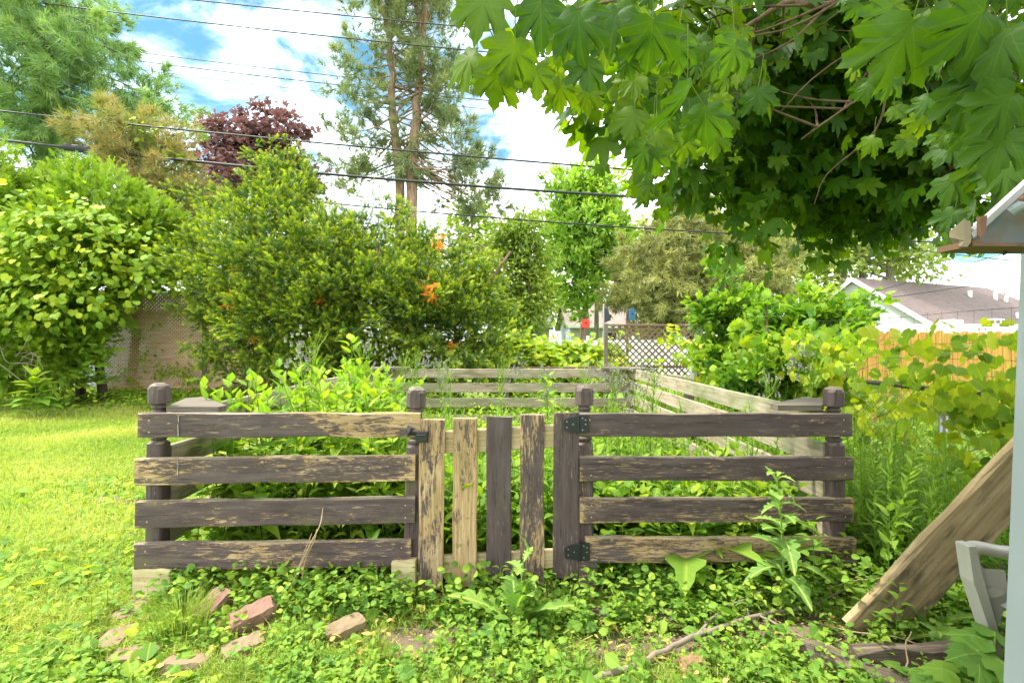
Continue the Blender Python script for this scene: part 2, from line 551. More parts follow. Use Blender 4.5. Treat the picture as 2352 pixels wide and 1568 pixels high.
def painted_wood():
    """dark brown paint flaking off tan wood; grain along local X"""
    g = G('peeling_paint')
    wear = g.attr('wear', 'OBJECT').outputs['Fac']; seed = g.attr('seed', 'OBJECT').outputs['Fac']
    o = g.obj(); off = g.n('ShaderNodeCombineXYZ', {0: seed, 1: g.math('MULTIPLY', seed, 1.7), 2: g.math('MULTIPLY', seed, 2.3)}).outputs[0]
    v = g.n('ShaderNodeVectorMath', operation='ADD'); g.put(v.inputs[0], o); g.put(v.inputs[1], off); v = v.outputs[0]
    fine = g.noise(g.scaled(v, (9, 40, 40)), 1.9, 9, .74, .8)
    med = g.noise(g.scaled(v, (3.2, 12, 12)), 1.5, 5, .6, .8)
    big = g.noise(g.scaled(v, (1.6, 4, 5)), 1.1, 3, .5)
    gen = g.n('ShaderNodeSeparateXYZ', {0: g.n('ShaderNodeTexCoord').outputs['Generated']})
    ez = g.step(g.math('ABSOLUTE', g.math('SUBTRACT', gen.outputs[2], .5)), .36, .5)
    ex = g.step(g.math('ABSOLUTE', g.math('SUBTRACT', gen.outputs[0], .5)), .475, .5)
    s = g.math('ADD', g.math('MULTIPLY', fine, .50), g.math('ADD', g.math('MULTIPLY', med, .26), g.math('MULTIPLY', big, .30)))
    s = g.math('ADD', s, g.math('ADD', g.math('MULTIPLY', ez, .05), g.math('MULTIPLY', ex, .05)))
    wend = g.attr('wend', 'OBJECT').outputs['Fac']
    s = g.math('ADD', s, g.math('MULTIPLY', g.math('MULTIPLY', wend, .17), g.step(gen.outputs[0], .38, .72)))
    th = g.math('SUBTRACT', .685, g.math('MULTIPLY', wear, .30))
    scr = g.noise(g.scaled(v, (7, 120, 120)), 1.4, 4, .6, .3)
    scm = g.step(g.noise(g.scaled(v, (2.5, 9, 9)), 1.3, 3, .5), .42, .62)
    sth = g.math('SUBTRACT', .73, g.math('MULTIPLY', g.math('ADD', g.math('MULTIPLY', wear, .35), g.math('MULTIPLY', scm, .085)), .8))
    bare = g.math('MAXIMUM', g.step(s, th, g.math('ADD', th, .018)), g.math('MULTIPLY', g.step(scr, sth, g.math('ADD', sth, .03)), .85))
    gr = g.noise(g.scaled(v, (3, 70, 70)), 1.3, 5, .6)
    wood = g.ramp(gr, [(.25, (.19, .11, .045)), (.5, (.34, .225, .105)), (.8, (.52, .39, .25))])
    wood = g.mix(g.step(big, .45, .62), wood, g.mix(1., wood, (1.1, 1.12, 1.15), 'MULTIPLY'))
    paint = g.ramp(g.noise(g.scaled(v, (2, 14, 14)), 2., 5, .6), [(.3, (.056, .037, .037)), (.55, (.082, .058, .056)), (.8, (.120, .092, .088))])
    paint = g.mix(g.math('MULTIPLY', g.math('LESS_THAN', gr, .40), .6), paint, (.02, .016, .017))
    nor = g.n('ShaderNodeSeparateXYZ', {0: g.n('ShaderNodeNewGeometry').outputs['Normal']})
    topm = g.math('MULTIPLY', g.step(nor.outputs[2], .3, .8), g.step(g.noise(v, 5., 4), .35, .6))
    gw = g.step(g.noise(g.scaled(v, (2, 8, 8)), 1.7, 3), .45, .65)
    wood = g.mix(g.math('MULTIPLY', gw, .28), wood, (.30, .25, .19))
    thin = g.math('MULTIPLY', g.step(s, g.math('SUBTRACT', th, .06), th), g.math('MULTIPLY', g.noise(g.scaled(v, (8, 60, 60)), 2., 4, .7), .55))
    base = g.mix(thin, paint, g.mix(.5, paint, wood))
    base = g.mix(bare, base, wood)
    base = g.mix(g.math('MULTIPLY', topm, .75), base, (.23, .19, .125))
    moss = g.math('MULTIPLY', g.step(g.noise(g.scaled(v, (2.5, 7, 7)), 1.3, 5, .65), .55, .72), .35)
    base = g.mix(moss, base, (.16, .15, .05))
    h = g.math('ADD', g.math('MULTIPLY', bare, -.5), g.math('MULTIPLY', gr, .5))
    rough = g.mix(bare, (.62, .62, .62), (.85, .85, .85))
    return g.out(g.bsdf(base, rough, g.bump(h, .55, .004), spec=.3).outputs[0])


def raw_wood(name, dark, mid, light, stain=(.12, .12, .06), stain_amt=.5, grain=60, rough=.85, green=.0, st0=.48):
    g = G(name)
    seed = g.attr('seed', 'OBJECT').outputs['Fac']
    off = g.n('ShaderNodeCombineXYZ', {0: seed, 1: seed, 2: g.math('MULTIPLY', seed, 2.3)}).outputs[0]
    v = g.n('ShaderNodeVectorMath', operation='ADD'); g.put(v.inputs[0], g.obj()); g.put(v.inputs[1], off); v = v.outputs[0]
    gr = g.noise(g.scaled(v, (2, grain, grain)), 1.2, 6, .6, .4)
    c = g.ramp(gr, [(.28, dark), (.5, mid), (.75, light)])
    st = g.noise(g.scaled(v, (2.2, 5, 6)), 1.4, 5, .65)
    c = g.mix(g.math('MULTIPLY', g.step(st, st0, st0 + .2), stain_amt), c, stain)
    if green: c = g.mix(g.math('MULTIPLY', g.step(g.noise(g.scaled(v, (1.2, 3, 3)), 1.7, 3), .5, .65), green), c, (.12, .19, .07))
    bl = g.noise(v, 90., 2); c = g.mix(g.math('MULTIPLY', g.step(bl, .66, .72), .5), c, mul(dark, .5))
    return g.out(g.bsdf(c, rough, g.bump(gr, .5, .004), spec=.25).outputs[0])


def plain(name, col, rough=.6, var=.15, scale=8., metal=0., spec=.4, dirt=None, dirt_amt=.5, bump=.1):
    g = G(name); o = g.obj()
    n = g.noise(o, scale, 5, .6)
    c = g.mix(g.math('MULTIPLY', n, 1.), mul(col, 1 - var), mul(col, 1 + var))
    if dirt: c = g.mix(g.math('MULTIPLY', g.step(g.noise(o, scale * .45, 6, .7), .5, .68), dirt_amt), c, dirt)
    return g.out(g.bsdf(c, rough, g.bump(n, bump, .01), metal, spec).outputs[0])


def bark(name, a, b, sc=14.):
    g = G(name); o = g.obj()
    n = g.noise(g.scaled(o, (1, 1, .25)), sc, 6, .65)
    c = g.ramp(n, [(.32, a), (.62, b)])
    return g.out(g.bsdf(c, .9, g.bump(n, .8, .03), spec=.15).outputs[0])


def siding(name, col, pitch=.12):
    g = G(name); o = g.obj(); z = g.n('ShaderNodeSeparateXYZ', {0: o}).outputs[2]
    f = g.math('FRACT', g.math('DIVIDE', z, pitch))
    c = g.mix(g.math('LESS_THAN', f, .12), col, mul(col, .62))
    c = g.mix(g.math('MULTIPLY', g.noise(o, 2., 3), .2), c, mul(col, .85))
    return g.out(g.bsdf(c, .55, g.bump(f, .6, .02), spec=.3).outputs[0])


def shingles(name, col):
    g = G(name); o = g.obj()
    br = g.n('ShaderNodeTexBrick', {'Vector': g.scaled(o, (1, 1, 1)), 'Color1': (*mul(col, .85), 1), 'Color2': (*mul(col, 1.12), 1), 'Mortar': (*mul(col, .62), 1),
                                    'Scale': 1., 'Mortar Size': .012, 'Brick Width': .32, 'Row Height': .15})
    n = g.noise(o, 1.2, 4); c = g.mix(g.math('MULTIPLY', n, .35), br.outputs[0], mul(col, (1.2, 1.15, 1.1)))
    return g.out(g.bsdf(c, .9, spec=.15).outputs[0])


# exposed-for-shade daylight: leaf colours are the leaves' own
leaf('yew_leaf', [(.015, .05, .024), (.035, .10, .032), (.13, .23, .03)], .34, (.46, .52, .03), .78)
leaf('yew_dead', [(.50, .16, .02), (.72, .27, .04)], .3)
leaf('thuja_leaf', [(.06, .15, .018), (.14, .27, .03), (.28, .40, .045)], .33, (.24, .36, .05), .4)
leaf('vine_leaf', [(.08, .20, .03), (.17, .31, .035), (.38, .45, .04)], .42, rib=.25)
leaf('grape_leaf', [(.10, .22, .035), (.20, .34, .03), (.38, .46, .03)], .5, rib=.3, spec=.35)
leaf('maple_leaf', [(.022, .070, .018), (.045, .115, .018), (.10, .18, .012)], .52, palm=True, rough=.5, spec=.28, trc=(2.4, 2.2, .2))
leaf('red_leaf', [(.082, .048, .075), (.13, .078, .112), (.19, .125, .17)], .35, trc=(1.25, 1., .9))
leaf('pine_needle', [(.095, .15, .12), (.16, .23, .17), (.26, .31, .20)], .3, (.28, .33, .16), .3)
leaf('white_pine_needle', [(.085, .19, .12), (.16, .30, .17), (.27, .41, .21)], .35, (.26, .36, .12), .3)
leaf('brown_needle', [(.13, .17, .09), (.23, .26, .13), (.32, .26, .17)], .3)
leaf('spruce_needle', [(.13, .18, .085), (.22, .26, .12), (.33, .36, .17)], .25, (.28, .32, .18), .4)
leaf('bright_leaf', [(.11, .26, .06), (.20, .38, .08), (.34, .50, .11)], .42)
leaf('elder_leaf', [(.08, .17, .05), (.16, .26, .06), (.28, .36, .09)], .42)
leaf('far_leaf', [(.16, .26, .11), (.26, .37, .15), (.40, .48, .21)], .42)
leaf('sapling_leaf', [(.028, .10, .028), (.075, .20, .03), (.26, .42, .04)], .42, rib=.2)
leaf('weed_leaf', [(.06, .17, .03), (.13, .29, .04), (.32, .45, .05)], .45, rib=.3)
leaf('green_weed', [(.07, .18, .04), (.13, .28, .055), (.24, .40, .07)], .45, rib=.3)
leaf('sow_leaf', [(.08, .20, .065), (.14, .29, .08), (.23, .39, .10)], .38, rib=.8)
leaf('cover_leaf', [(.05, .15, .03), (.12, .26, .045), (.25, .39, .06)], .4, rib=.25)
leaf('clover_leaf', [(.07, .18, .04), (.14, .29, .05), (.27, .42, .07)], .38)
leaf('lawn_blade', [(.125, .24, .055), (.25, .37, .09), (.43, .47, .19)], .4)
leaf('dry_blade', [(.40, .34, .14), (.55, .48, .24)], .3)
leaf('yellow_leaf', [(.70, .50, .05), (.80, .62, .10)], .45)
painted_wood()
raw_wood('fence_wood', (.20, .155, .10), (.33, .275, .19), (.46, .40, .30), (.15, .12, .06), .75, green=.4)
raw_wood('cap_wood', (.08, .065, .05), (.13, .108, .082), (.19, .165, .125), (.10, .09, .05), .5)
raw_wood('block_wood', (.32, .25, .12), (.46, .38, .20), (.58, .50, .30), (.26, .22, .10), .4)
raw_wood('gate_wood', (.26, .19, .10), (.38, .29, .16), (.50, .40, .24), (.22, .19, .08), .35)
raw_wood('plank_wood', (.20, .14, .07), (.33, .24, .125), (.46, .355, .20), (.07, .05, .033), .85, grain=26, st0=.46)
raw_wood('old_timber', (.05, .04, .03), (.12, .09, .065), (.24, .18, .12), (.05, .04, .025), .5)
raw_wood('cedar', (.34, .17, .035), (.48, .26, .055), (.60, .36, .09), (.30, .20, .04), .3, grain=18)
raw_wood('grey_post', (.10, .085, .065), (.17, .14, .11), (.26, .22, .17), (.07, .07, .04), .5)
raw_wood('lattice_wood', (.44, .25, .14), (.64, .40, .25), (.74, .52, .36), (.46, .38, .14), .4, grain=20)
raw_wood('brown_lattice', (.12, .075, .045), (.19, .125, .08), (.27, .19, .125), (.09, .08, .03), .4, grain=20)
plain('screw', (.62, .38, .22), .4, metal=.6)
plain('black_metal', (.018, .020, .022), .42, .3, 30., .3, .5)
plain('galvanised', (.42, .43, .43), .45, .2, 20., .7, dirt=(.20, .16, .11), dirt_amt=.5)
plain('dark_pipe', (.10, .10, .095), .5, .3, 12., .5, dirt=(.16, .11, .06))
plain('cable_black', (.014, .015, .018), .55, .2, 3.)
plain('white_trim', (.80, .80, .80), .5, .05, 3.)
plain('shed_paint', (.17, .195, .205), .55, .06, 5., dirt=(.17, .18, .165), dirt_amt=.55)
plain('shed_wall', (.13, .16, .18), .55, .1, 3., dirt=(.15, .16, .14), dirt_amt=.5)
plain('shed_metal', (.17, .19, .20), .55, .2, 7., .2, dirt=(.20, .12, .06), dirt_amt=.7)
plain('shed_fascia', (.22, .175, .115), .7, .15, 14., dirt=(.30, .19, .11), dirt_amt=.8)
plain('rust', (.16, .085, .05), .8, .4, 20., dirt=(.03, .022, .02), dirt_amt=.8)
plain('rake_trim', (.34, .32, .33), .5, .1, 9., dirt=(.40, .33, .28))
plain('chair_plastic', (.36, .34, .29), .5, .08, 6., dirt=(.30, .28, .22), dirt_amt=.5)
plain('canvas', (.82, .82, .82), .7, .03, 3.)
plain('vehicle_white', (.82, .83, .84), .35, .02, 2.)
plain('red_paint', (.62, .05, .03), .5, .1, 9.)
plain('blue_paint', (.02, .10, .17), .5, .1, 9.)
plain('dark_cloth', (.04, .045, .06), .8, .2, 6.)
plain('door_blue', (.10, .14, .19), .5, .1, 3.)
plain('glass_dark', (.05, .06, .07), .15, .1, 3.)
plain('brick_red', (.20, .11, .078), .9, .35, 22., dirt=(.17, .13, .08), dirt_amt=.4, bump=.5)
plain('brick_tan', (.21, .15, .085), .9, .25, 18., dirt=(.13, .115, .05), dirt_amt=.6, bump=.5)
plain('brick_dark', (.08, .06, .04), .95, .3, 18., dirt=(.10, .10, .05), dirt_amt=.6, bump=.5)
plain('rock_rust', (.26, .14, .08), .95, .35, 14., dirt=(.12, .09, .06), dirt_amt=.6, bump=.6)
plain('twig', (.22, .17, .13), .85, .3, 25., dirt=(.32, .27, .22))
plain('dry_stem', (.34, .24, .14), .85, .3, 25.)
plain('flower_head', (.26, .21, .25), .8, .2, 40.)
plain('flower_bud', (.22, .27, .14), .8, .2, 40.)
siding('siding_white', (.50, .51, .52)); siding('siding_blue', (.60, .68, .78), .14)
shingles('roof_mauve', (.135, .105, .098)); shingles('roof_pink', (.24, .19, .17)); shingles('roof_grey', (.28, .28, .28))
bark('bark_pine', (.14, .08, .055), (.36, .24, .17)); bark('bark_dark', (.045, .035, .028), (.12, .09, .07))
bark('bark_grey', (.15, .12, .09), (.34, .29, .23)); bark('bark_brown', (.08, .05, .035), (.20, .13, .09))


def ground_mat():
    g = G('ground'); o = g.obj()
    soil_a = g.attr('soil').outputs['Fac']
    n = g.noise(o, 9., 8, .65); n2 = g.noise(o, 42., 4, .7); n3 = g.noise(o, .7, 4, .6)
    soil = g.ramp(n, [(.3, (.085, .062, .042)), (.55, (.16, .12, .082)), (.8, (.26, .205, .145))])
    lawn = g.ramp(n, [(.3, (.07, .13, .02)), (.55, (.15, .24, .035)), (.75, (.28, .30, .07))])
    lawn = g.mix(g.math('MULTIPLY', g.step(n3, .5, .7), .5), lawn, (.30, .28, .08))
    k = g.step(g.math('ADD', soil_a, g.math('MULTIPLY', g.math('SUBTRACT', n2, .5), .5)), .35, .6)
    c = g.mix(k, lawn, soil)
    h = g.math('ADD', g.math('MULTIPLY', n, .7), g.math('MULTIPLY', n2, .3))
    return g.out(g.bsdf(c, .95, g.bump(h, .8, .03), spec=.1).outputs[0])


ground_mat()

# ------------------------------------------------------------------ sky, sun, camera
SUN_AZ = math.atan2(-.75, .12)     # towards the sun, from +Y
SUN_EL = R_(60)
sdir = np.array([math.sin(SUN_AZ) * math.cos(SUN_EL), math.cos(SUN_AZ) * math.cos(SUN_EL), math.sin(SUN_EL)])


def make_world():
    w = bpy.data.worlds.new('World'); SC.world = w; w.use_nodes = True
    t = w.node_tree; t.nodes.clear()
    g = G.__new__(G); g.t = t
    sky = g.n('ShaderNodeTexSky', sky_type='NISHITA', sun_disc=False, sun_elevation=SUN_EL, sun_rotation=SUN_AZ, air_density=1.1, dust_density=.6, ozone_density=2.5)
    vec = g.n('ShaderNodeTexCoord').outputs['Generated']
    s = g.n('ShaderNodeSeparateXYZ', {0: vec})
    k = g.math('ADD', g.math('MAXIMUM', s.outputs[2], 0.), .22)
    px, py = g.math('DIVIDE', s.outputs[0], k), g.math('DIVIDE', s.outputs[1], k)
    p = g.n('ShaderNodeCombineXYZ', {0: px, 1: py, 2: 0.}).outputs[0]
    p = g.scaled(p, (1, 1, 1), CLOUD_OFF)
    n = g.noise(p, 3.4, 9, .6, .5)
    # the clear part of the sky lies to the upper left; cloud bank elsewhere
    d1 = g.math('SQRT', g.math('ADD', g.math('POWER', g.math('ADD', px, .62), 2.), g.math('POWER', g.math('SUBTRACT', py, 1.05), 2.)))
    d2 = g.math('SQRT', g.math('ADD', g.math('POWER', g.math('SUBTRACT', px, 1.85), 2.), g.math('POWER', g.math('SUBTRACT', py, 1.95), 2.)))
    bias = g.math('ADD', g.math('MULTIPLY', g.step(d1, 1.15, .3), .29), g.math('MULTIPLY', g.step(d2, .5, .15), .22))
    v = g.math('SUBTRACT', n, bias)
    cloud = g.step(v, .19, .46)
    blue = g.n('ShaderNodeBackground', {'Color': g.mix(1., sky.outputs[0], (.72, 1.2, 1.12), 'MULTIPLY'), 'Strength': SKY_STR})
    thick = g.step(v, .36, .62)
    white = g.n('ShaderNodeBackground', {'Color': g.mix(thick, (.80, .90, 1.0), (1., .99, .97)), 'Strength': CLOUD_STR})
    m = g.n('ShaderNodeMixShader', {0: cloud, 1: blue.outputs[0], 2: white.outputs[0]})
    o = g.n('ShaderNodeOutputWorld'); g.put(o.inputs[0], m.outputs[0])


CLOUD_OFF = (3.1, 1.7, .4); SKY_STR = .052; CLOUD_STR = 1.25
make_world()
sun = bpy.data.lights.new('sun', 'SUN'); sun.energy = 2.8; sun.angle = R_(6.0); sun.color = (1., .95, .86)
so = bpy.data.objects.new('sun', sun); COL.objects.link(so); so.location = (-6, -4, 12)
so.rotation_euler = Vector(sdir).to_track_quat('Z', 'Y').to_euler()

cam = bpy.data.cameras.new('camera'); cam.sensor_width = 36; cam.lens = 36 * F / 2352; cam.clip_start = .05; cam.clip_end = 3000
co = bpy.data.objects.new('camera', cam); COL.objects.link(co); co.location = (0, 0, CZ); co.rotation_euler = (R_(90), 0, 0)
SC.camera = co
SC.view_settings.view_transform = 'Standard'; SC.view_settings.look = 'None'; SC.view_settings.gamma = 1.0
SC.view_settings.exposure = 1.75
cy = SC.cycles
cy.max_bounces = 7; cy.diffuse_bounces = 4; cy.glossy_bounces = 2; cy.transmission_bounces = 5; cy.transparent_max_bounces = 4
cy.caustics_reflective = False; cy.caustics_refractive = False

# ------------------------------------------------------------------ ground
def soil_at(x, y):
    """where the earth shows through: strip before the gate, worn spots, under the weeds on the right"""
    s = 1.05 * np.exp(-((x + .30) ** 2 / .16 + (y - 2.33) ** 2 / .045)) + .9 * np.exp(-((x + .12) ** 2 / .05 + (y - 2.08) ** 2 / .02))
    s = s + .8 * np.exp(-((x - .75) ** 2 / .5 + (y - 2.35) ** 2 / .08)) + .9 * np.exp(-((x - 1.5) ** 2 / .3 + (y - 2.1) ** 2 / .25))
    inside = (x > -1.95) & (x < 1.8) & (y > 2.75) & (y < 7.6)
    s = np.where(inside, .55, s)
    s = np.where((x > 1.8) & (x < 3.5) & (y < 9), .6, s)
    s = np.maximum(s, .8 * np.exp(-((x + 3.3) ** 2 / .35 + (y - 4.4) ** 2 / .02)))
    return np.clip(s, 0, 1)


def make_ground():
    ax = np.concatenate([-np.geomspace(900, 13, 16), np.arange(-12.5, 12.51, .1), np.geomspace(13, 900, 16)])
    ay = np.concatenate([-np.geomspace(400, 3, 9), np.arange(-2.5, 14.01, .1), np.geomspace(14.5, 1500, 20)])
    X, Y = np.meshgrid(ax, ay, indexing='ij')
    Z = zg(X, Y) * np.clip((40 - np.hypot(X, Y)) / 20, 0, 1)
    near = (np.abs(X) < 6) & (Y < 9) & (Y > 0)
    Z = Z + np.where(near, rng.normal(0, .005, X.shape), 0)
    V = np.stack([X, Y, Z], -1).reshape(-1, 3)
    n, m = X.shape
    I = np.arange(n * m).reshape(n, m)
    Q = np.stack([I[:-1, :-1], I[1:, :-1], I[1:, 1:], I[:-1, 1:]], -1).reshape(-1, 4)
    o = MB().add(V, Q).build('ground', MAT['ground'], smooth=True)
    a = o.data.attributes.new('soil', 'FLOAT', 'POINT'); a.data.foreach_set('value', soil_at(X, Y).ravel().astype(np.float32))
    tag(o, kind='structure')


make_ground()

# ------------------------------------------------------------------ the enclosure
PW = MAT['peeling_paint']; FW = MAT['fence_wood']
fence = thing('garden_fence', 'weathered board enclosure with peeling brown front rails and turned posts around the weeds', 'fence', (0, 2.8, 0))


def post_mesh(h, seed, rounds=True):
    g = np.random.default_rng(seed)
    pr = [(-.02, .0445, .010, 0), (.30, .0447, .010, 0), (.60, .0445, .010, 0), (.812, .0445, .012, 0), (.825, .0415, .034, 0), (.829, .034, .02, .7), (.832, .036, 0, 1),
          (.836, .042, 0, 1), (.843, .0425, 0, 1), (.850, .041, 0, 1), (.855, .033, 0, 1), (.88, .034, 0, 1), (.93, .036, 0, 1), (.985, .034, 0, 1), (.998, .030, 0, 1),
          (1.003, .036, 0, 1), (1.010, .038, 0, 1), (1.017, .036, 0, 1), (1.021, .031, 0, 1), (1.027, .032, 0, 1), (1.030, .046, .022, 0), (1.036, .0475, .020, 0),
          (1.112, .0475, .020, 0), (1.128, .0455, .030, 0), (1.142, .031, .026, 0)]
    k = 32; a = (np.arange(k) + .5) / k * 2 * np.pi; ca, sa = np.abs(np.cos(a)), np.abs(np.sin(a))
    V = []
    for z, hw, c, rd in pr:
        sq = np.minimum(hw / np.maximum(ca, sa), (2 * hw - c) / (ca + sa))
        r = sq * (1 - rd) + hw * rd + g.normal(0, .0004, k)
        zz = z + (h - 1.142 if z > .7 else 0)
        V.append(np.c_[np.full(k, zz), r * np.cos(a), r * np.sin(a)])
    Q = [(i * k + j, i * k + (j + 1) % k, (i + 1) * k + (j + 1) % k, (i + 1) * k + j) for i in range(len(pr) - 1) for j in range(k)]
    Q.append(tuple((len(pr) - 1) * k + j for j in range(k)))
    return MB().add(np.concatenate(V), Q).mesh('post', [PW])


for i, (x, y, h, lean, wear) in enumerate([(-1.968, 2.80, 1.150, -.012, .02), (-.556, 2.815, 1.126, -.022, .04), (.412, 2.85, 1.134, .004, .22), (1.842, 2.89, 1.122, .002, .03)]):
    me = post_mesh(h, 40 + i)
    o = place('post', me, fence, frame_m((x, y, 0), (-lean, 0, 1), (0, -1, 0)))
    o['wear'] = wear; o['seed'] = 3.1 * i + 1


def rail_px(x0, t0, b0, d0, x1, t1, b1, d1, seed, wear, lab=None, screws=True, wend=0.):
    a = (U(x0, t0, d0) + U(x0, b0, d0)) / 2; b = (U(x1, t1, d1) + U(x1, b1, d1)) / 2
    H = ((b0 - t0) * d0 + (b1 - t1) * d1) / 2 / F
    T = .038; a[1] += T / 2; b[1] += T / 2
    L = np.linalg.norm(b - a)
    sc = [(s, z) for s in (.06, L - .05) for z in (-H * .26, H * .22)] if screws else []
    return board('rail', a, b, T, H, PW, fence, seed=seed, wear=wear, screws=sc, label=lab, jit=.0018, wend=wend)


rail_px(315, 949, 1006, 2.665, 965, 949, 1003, 2.735, 1, .24, 'rail with pale bare wood across its right half', wend=.62)
rail_px(309, 1053, 1115, 2.66, 953, 1046, 1104, 2.735, 2, .30, 'rail with large flaked patches', wend=.25)
rail_px(310, 1152, 1213, 2.66, 952, 1143, 1202, 2.735, 3, .22)
rail_px(306, 1249, 1310, 2.655, 943, 1240, 1300, 2.73, 4, .32)
rail_px(1329, 949, 1003, 2.755, 1957, 949, 1003, 2.83, 5, .16, 'mostly intact dark brown rail')
rail_px(1332, 1050, 1104, 2.755, 1961, 1049, 1103, 2.83, 6, .26)
rail_px(1333, 1145, 1200, 2.755, 1961, 1144, 1200, 2.83, 7, .36)
rail_px(1346, 1235, 1292, 2.75, 1966, 1234, 1292, 2.825, 8, .50, 'bottom rail worn mostly to bare tan wood')

for (x, y0, y1, d) in ((410, 955, 968, 2.671), (409, 974, 1001, 2.671), (409, 1058, 1072, 2.667), (408, 1074, 1090, 2.667)):
    a, b = U(x, y0, d), U(x + .6, y1, d)
    MB().add(*prism([(a[0] - .0012, a[2]), (a[0] + .0014, a[2] - .002), (b[0] + .0016, b[2]), (b[0] - .001, b[2] - .004)], d - .0025, d + .004)).build('paint_drip', MAT['galvanised'], fence)

# nailed foot blocks
for (x0, x1, y0, y1, z1, m, s, w) in [(-1.995, -1.80, 2.655, 2.752, .185, 'block_wood', 21, 0), (-.645, -.52, 2.70, 2.768, .20, 'block_wood', 22, 0),
                                      (.365, .462, 2.745, 2.803, .195, 'peeling_paint', 23, .3), (1.725, 1.90, 2.78, 2.842, .17, 'peeling_paint', 24, .12)]:
    zc = (z1 - .03) / 2
    board('foot_block', (x0, (y0 + y1) / 2, zc), (x1, (y0 + y1) / 2, zc), y1 - y0, z1 + .03, MAT[m], fence, seed=s, wear=w,
          screws=[(.03, .05), (.06, .045), ((x1 - x0) * .7, .05), (.05, -.03)], label='bare pale wood foot block' if m == 'block_wood' else None)

# unpainted side and back rails
Y0, YB = 2.86, 7.62
FL, BL, BR, FR = (-1.945, Y0), (-2.06, YB), (1.78, YB), (1.80, Y0 + .04)
for k, z in enumerate((.91, .725, .525, .31)):
    board('rail', (FL[0], FL[1], z), (BL[0], BL[1], z - .005), .034, .135, FW, fence, seed=30 + k)
    board('rail', (BR[0], BR[1], z), (FR[0], FR[1], z), .034, .135, FW, fence, seed=40 + k)
for k, z in enumerate((.895, .678, .452, .205)):
    board('rail', (-2.07, YB + .03, z), (1.80, YB + .03, z + .004), .034, .137, FW, fence, seed=50 + k)
for k, (x, y) in enumerate([(-2.10, 7.74), (1.84, 7.74), (-.1, 7.72), (-2.06, 5.3), (1.86, 5.3)]):
    board('post', (x, y, -.02), (x, y, .955), .085, .085, MAT['grey_post'], fence, up=(0, -1, 0), seed=60 + k)


def corner(poly, z0, z1, seed):
    c = np.mean(poly, axis=0)
    V, Q = prism(np.array(poly) - c, 0, z1 - z0, 'z')
    o = place('corner_board', MB().add(V, Q).mesh('corner_board', [MAT['cap_wood']]), fence, Matrix.Translation((c[0], c[1], z0)))
    o['seed'] = float(seed)


corner([(-1.90, 2.775), (-1.61, 2.765), (-1.60, 2.83), (-2.0, 3.28), (-2.07, 3.2)], .992, 1.022, 3)
corner([(1.50, 2.85), (1.74, 2.845), (1.79, 2.90), (1.96, 3.2), (1.90, 3.28), (1.50, 2.93)], .990, 1.020, 5)
corner([(-2.10, 7.2), (-1.95, 7.22), (-1.55, 7.6), (-1.56, 7.72), (-2.12, 7.72)], .968, .995, 7)
corner([(1.35, 7.6), (1.75, 7.2), (1.98, 7.2), (1.98, 7.74), (1.36, 7.72)], .968, .995, 9)

# ------------------------------------------------------------------ the gate
gate = thing('picket_gate', 'small gate of five peeling vertical boards hung between the two middle posts', 'gate', (-.05, 2.75, .03))
for k, (xt, xb, w, t, b, wear) in enumerate([(992, 987, 58, 963, 1352, .50), (1068, 1066, 56, 961, 1347, .62), (1146, 1145, 57, 957, 1347, .12), (1223, 1222, 55, 952, 1340, .34), (1301, 1300, 59, 948, 1327, .14)]):
    d = 2.735 + .012 * k * .5
    p1 = U(xt, t, d); p0 = U(xb, b, d); p0[1] += .018; p1[1] += .018
    L = np.linalg.norm(p1 - p0)
    board('picket', p0, p1, .034, w / F * d, PW, gate, up=(1, 0, 0), seed=70 + k, wear=wear, jit=.0018,
          screws=[(L - .13, -.018), (L - .13, .022), (.10, -.02), (.10, .02)], label=['picket worn evenly to streaks of tan wood', 'palest picket, worn to yellow tan wood with a knot', 'dark picket with nearly intact paint', 'picket with long bare streaks', 'dark brown picket carrying the hinges'][k])
for (x0, y0, x1, y1, h, s) in [(996, 1016, 1285, 1000, .125, 81), (996, 1296, 1285, 1280, .10, 82)]:
    a = U(x0, y0, 2.79); b = U(x1, y1, 2.79)
    board('cross_rail', a, b, .034, h, MAT['gate_wood'], gate, seed=s, jit=.001)


def hinge(xc, yt, yb):
    d = 2.742; t = .006
    P = lambda x, y: (U(x, y, d)[0], U(x, y, d)[2])
    m = MB()
    ym = (yt + yb) / 2; hh = (yb - yt) / 2
    m.add(*prism([P(xc - 34, ym + hh * .55), P(xc - 31, ym + hh * .8), P(xc - 1, ym + hh * .98), P(xc - 1, ym - hh * .98), P(xc - 22, ym - hh * .85), P(xc - 34, ym - hh * .5)], d - t, d - .001))
    m.add(*prism([P(xc + 3, yb + 2), P(xc + 24, yb + 1), P(xc + 23, yt - 3), P(xc + 3, yt - 2)], d - t * .9, d + .018))
    c = U(xc + 1, yt - 3, d - t); e = U(xc + 1, yb + 3, d - t)
    m.add(*tube([c, (c * 2 + e) / 3, (c + 2 * e) / 3, e], .0075, 10))
    for (x, y) in [(xc - 26, ym - hh * .35), (xc - 26, ym + hh * .4), (xc - 12, ym), (xc + 10, yt + 4), (xc + 17, ym), (xc + 10, yb - 5), (xc + 17, yt + 8)]:
        m.add(*disc_on(U(x, y, d - t), .0032, h=.001), mi=1)
    m.build('hinge', [MAT['black_metal'], MAT['galvanised']], gate)


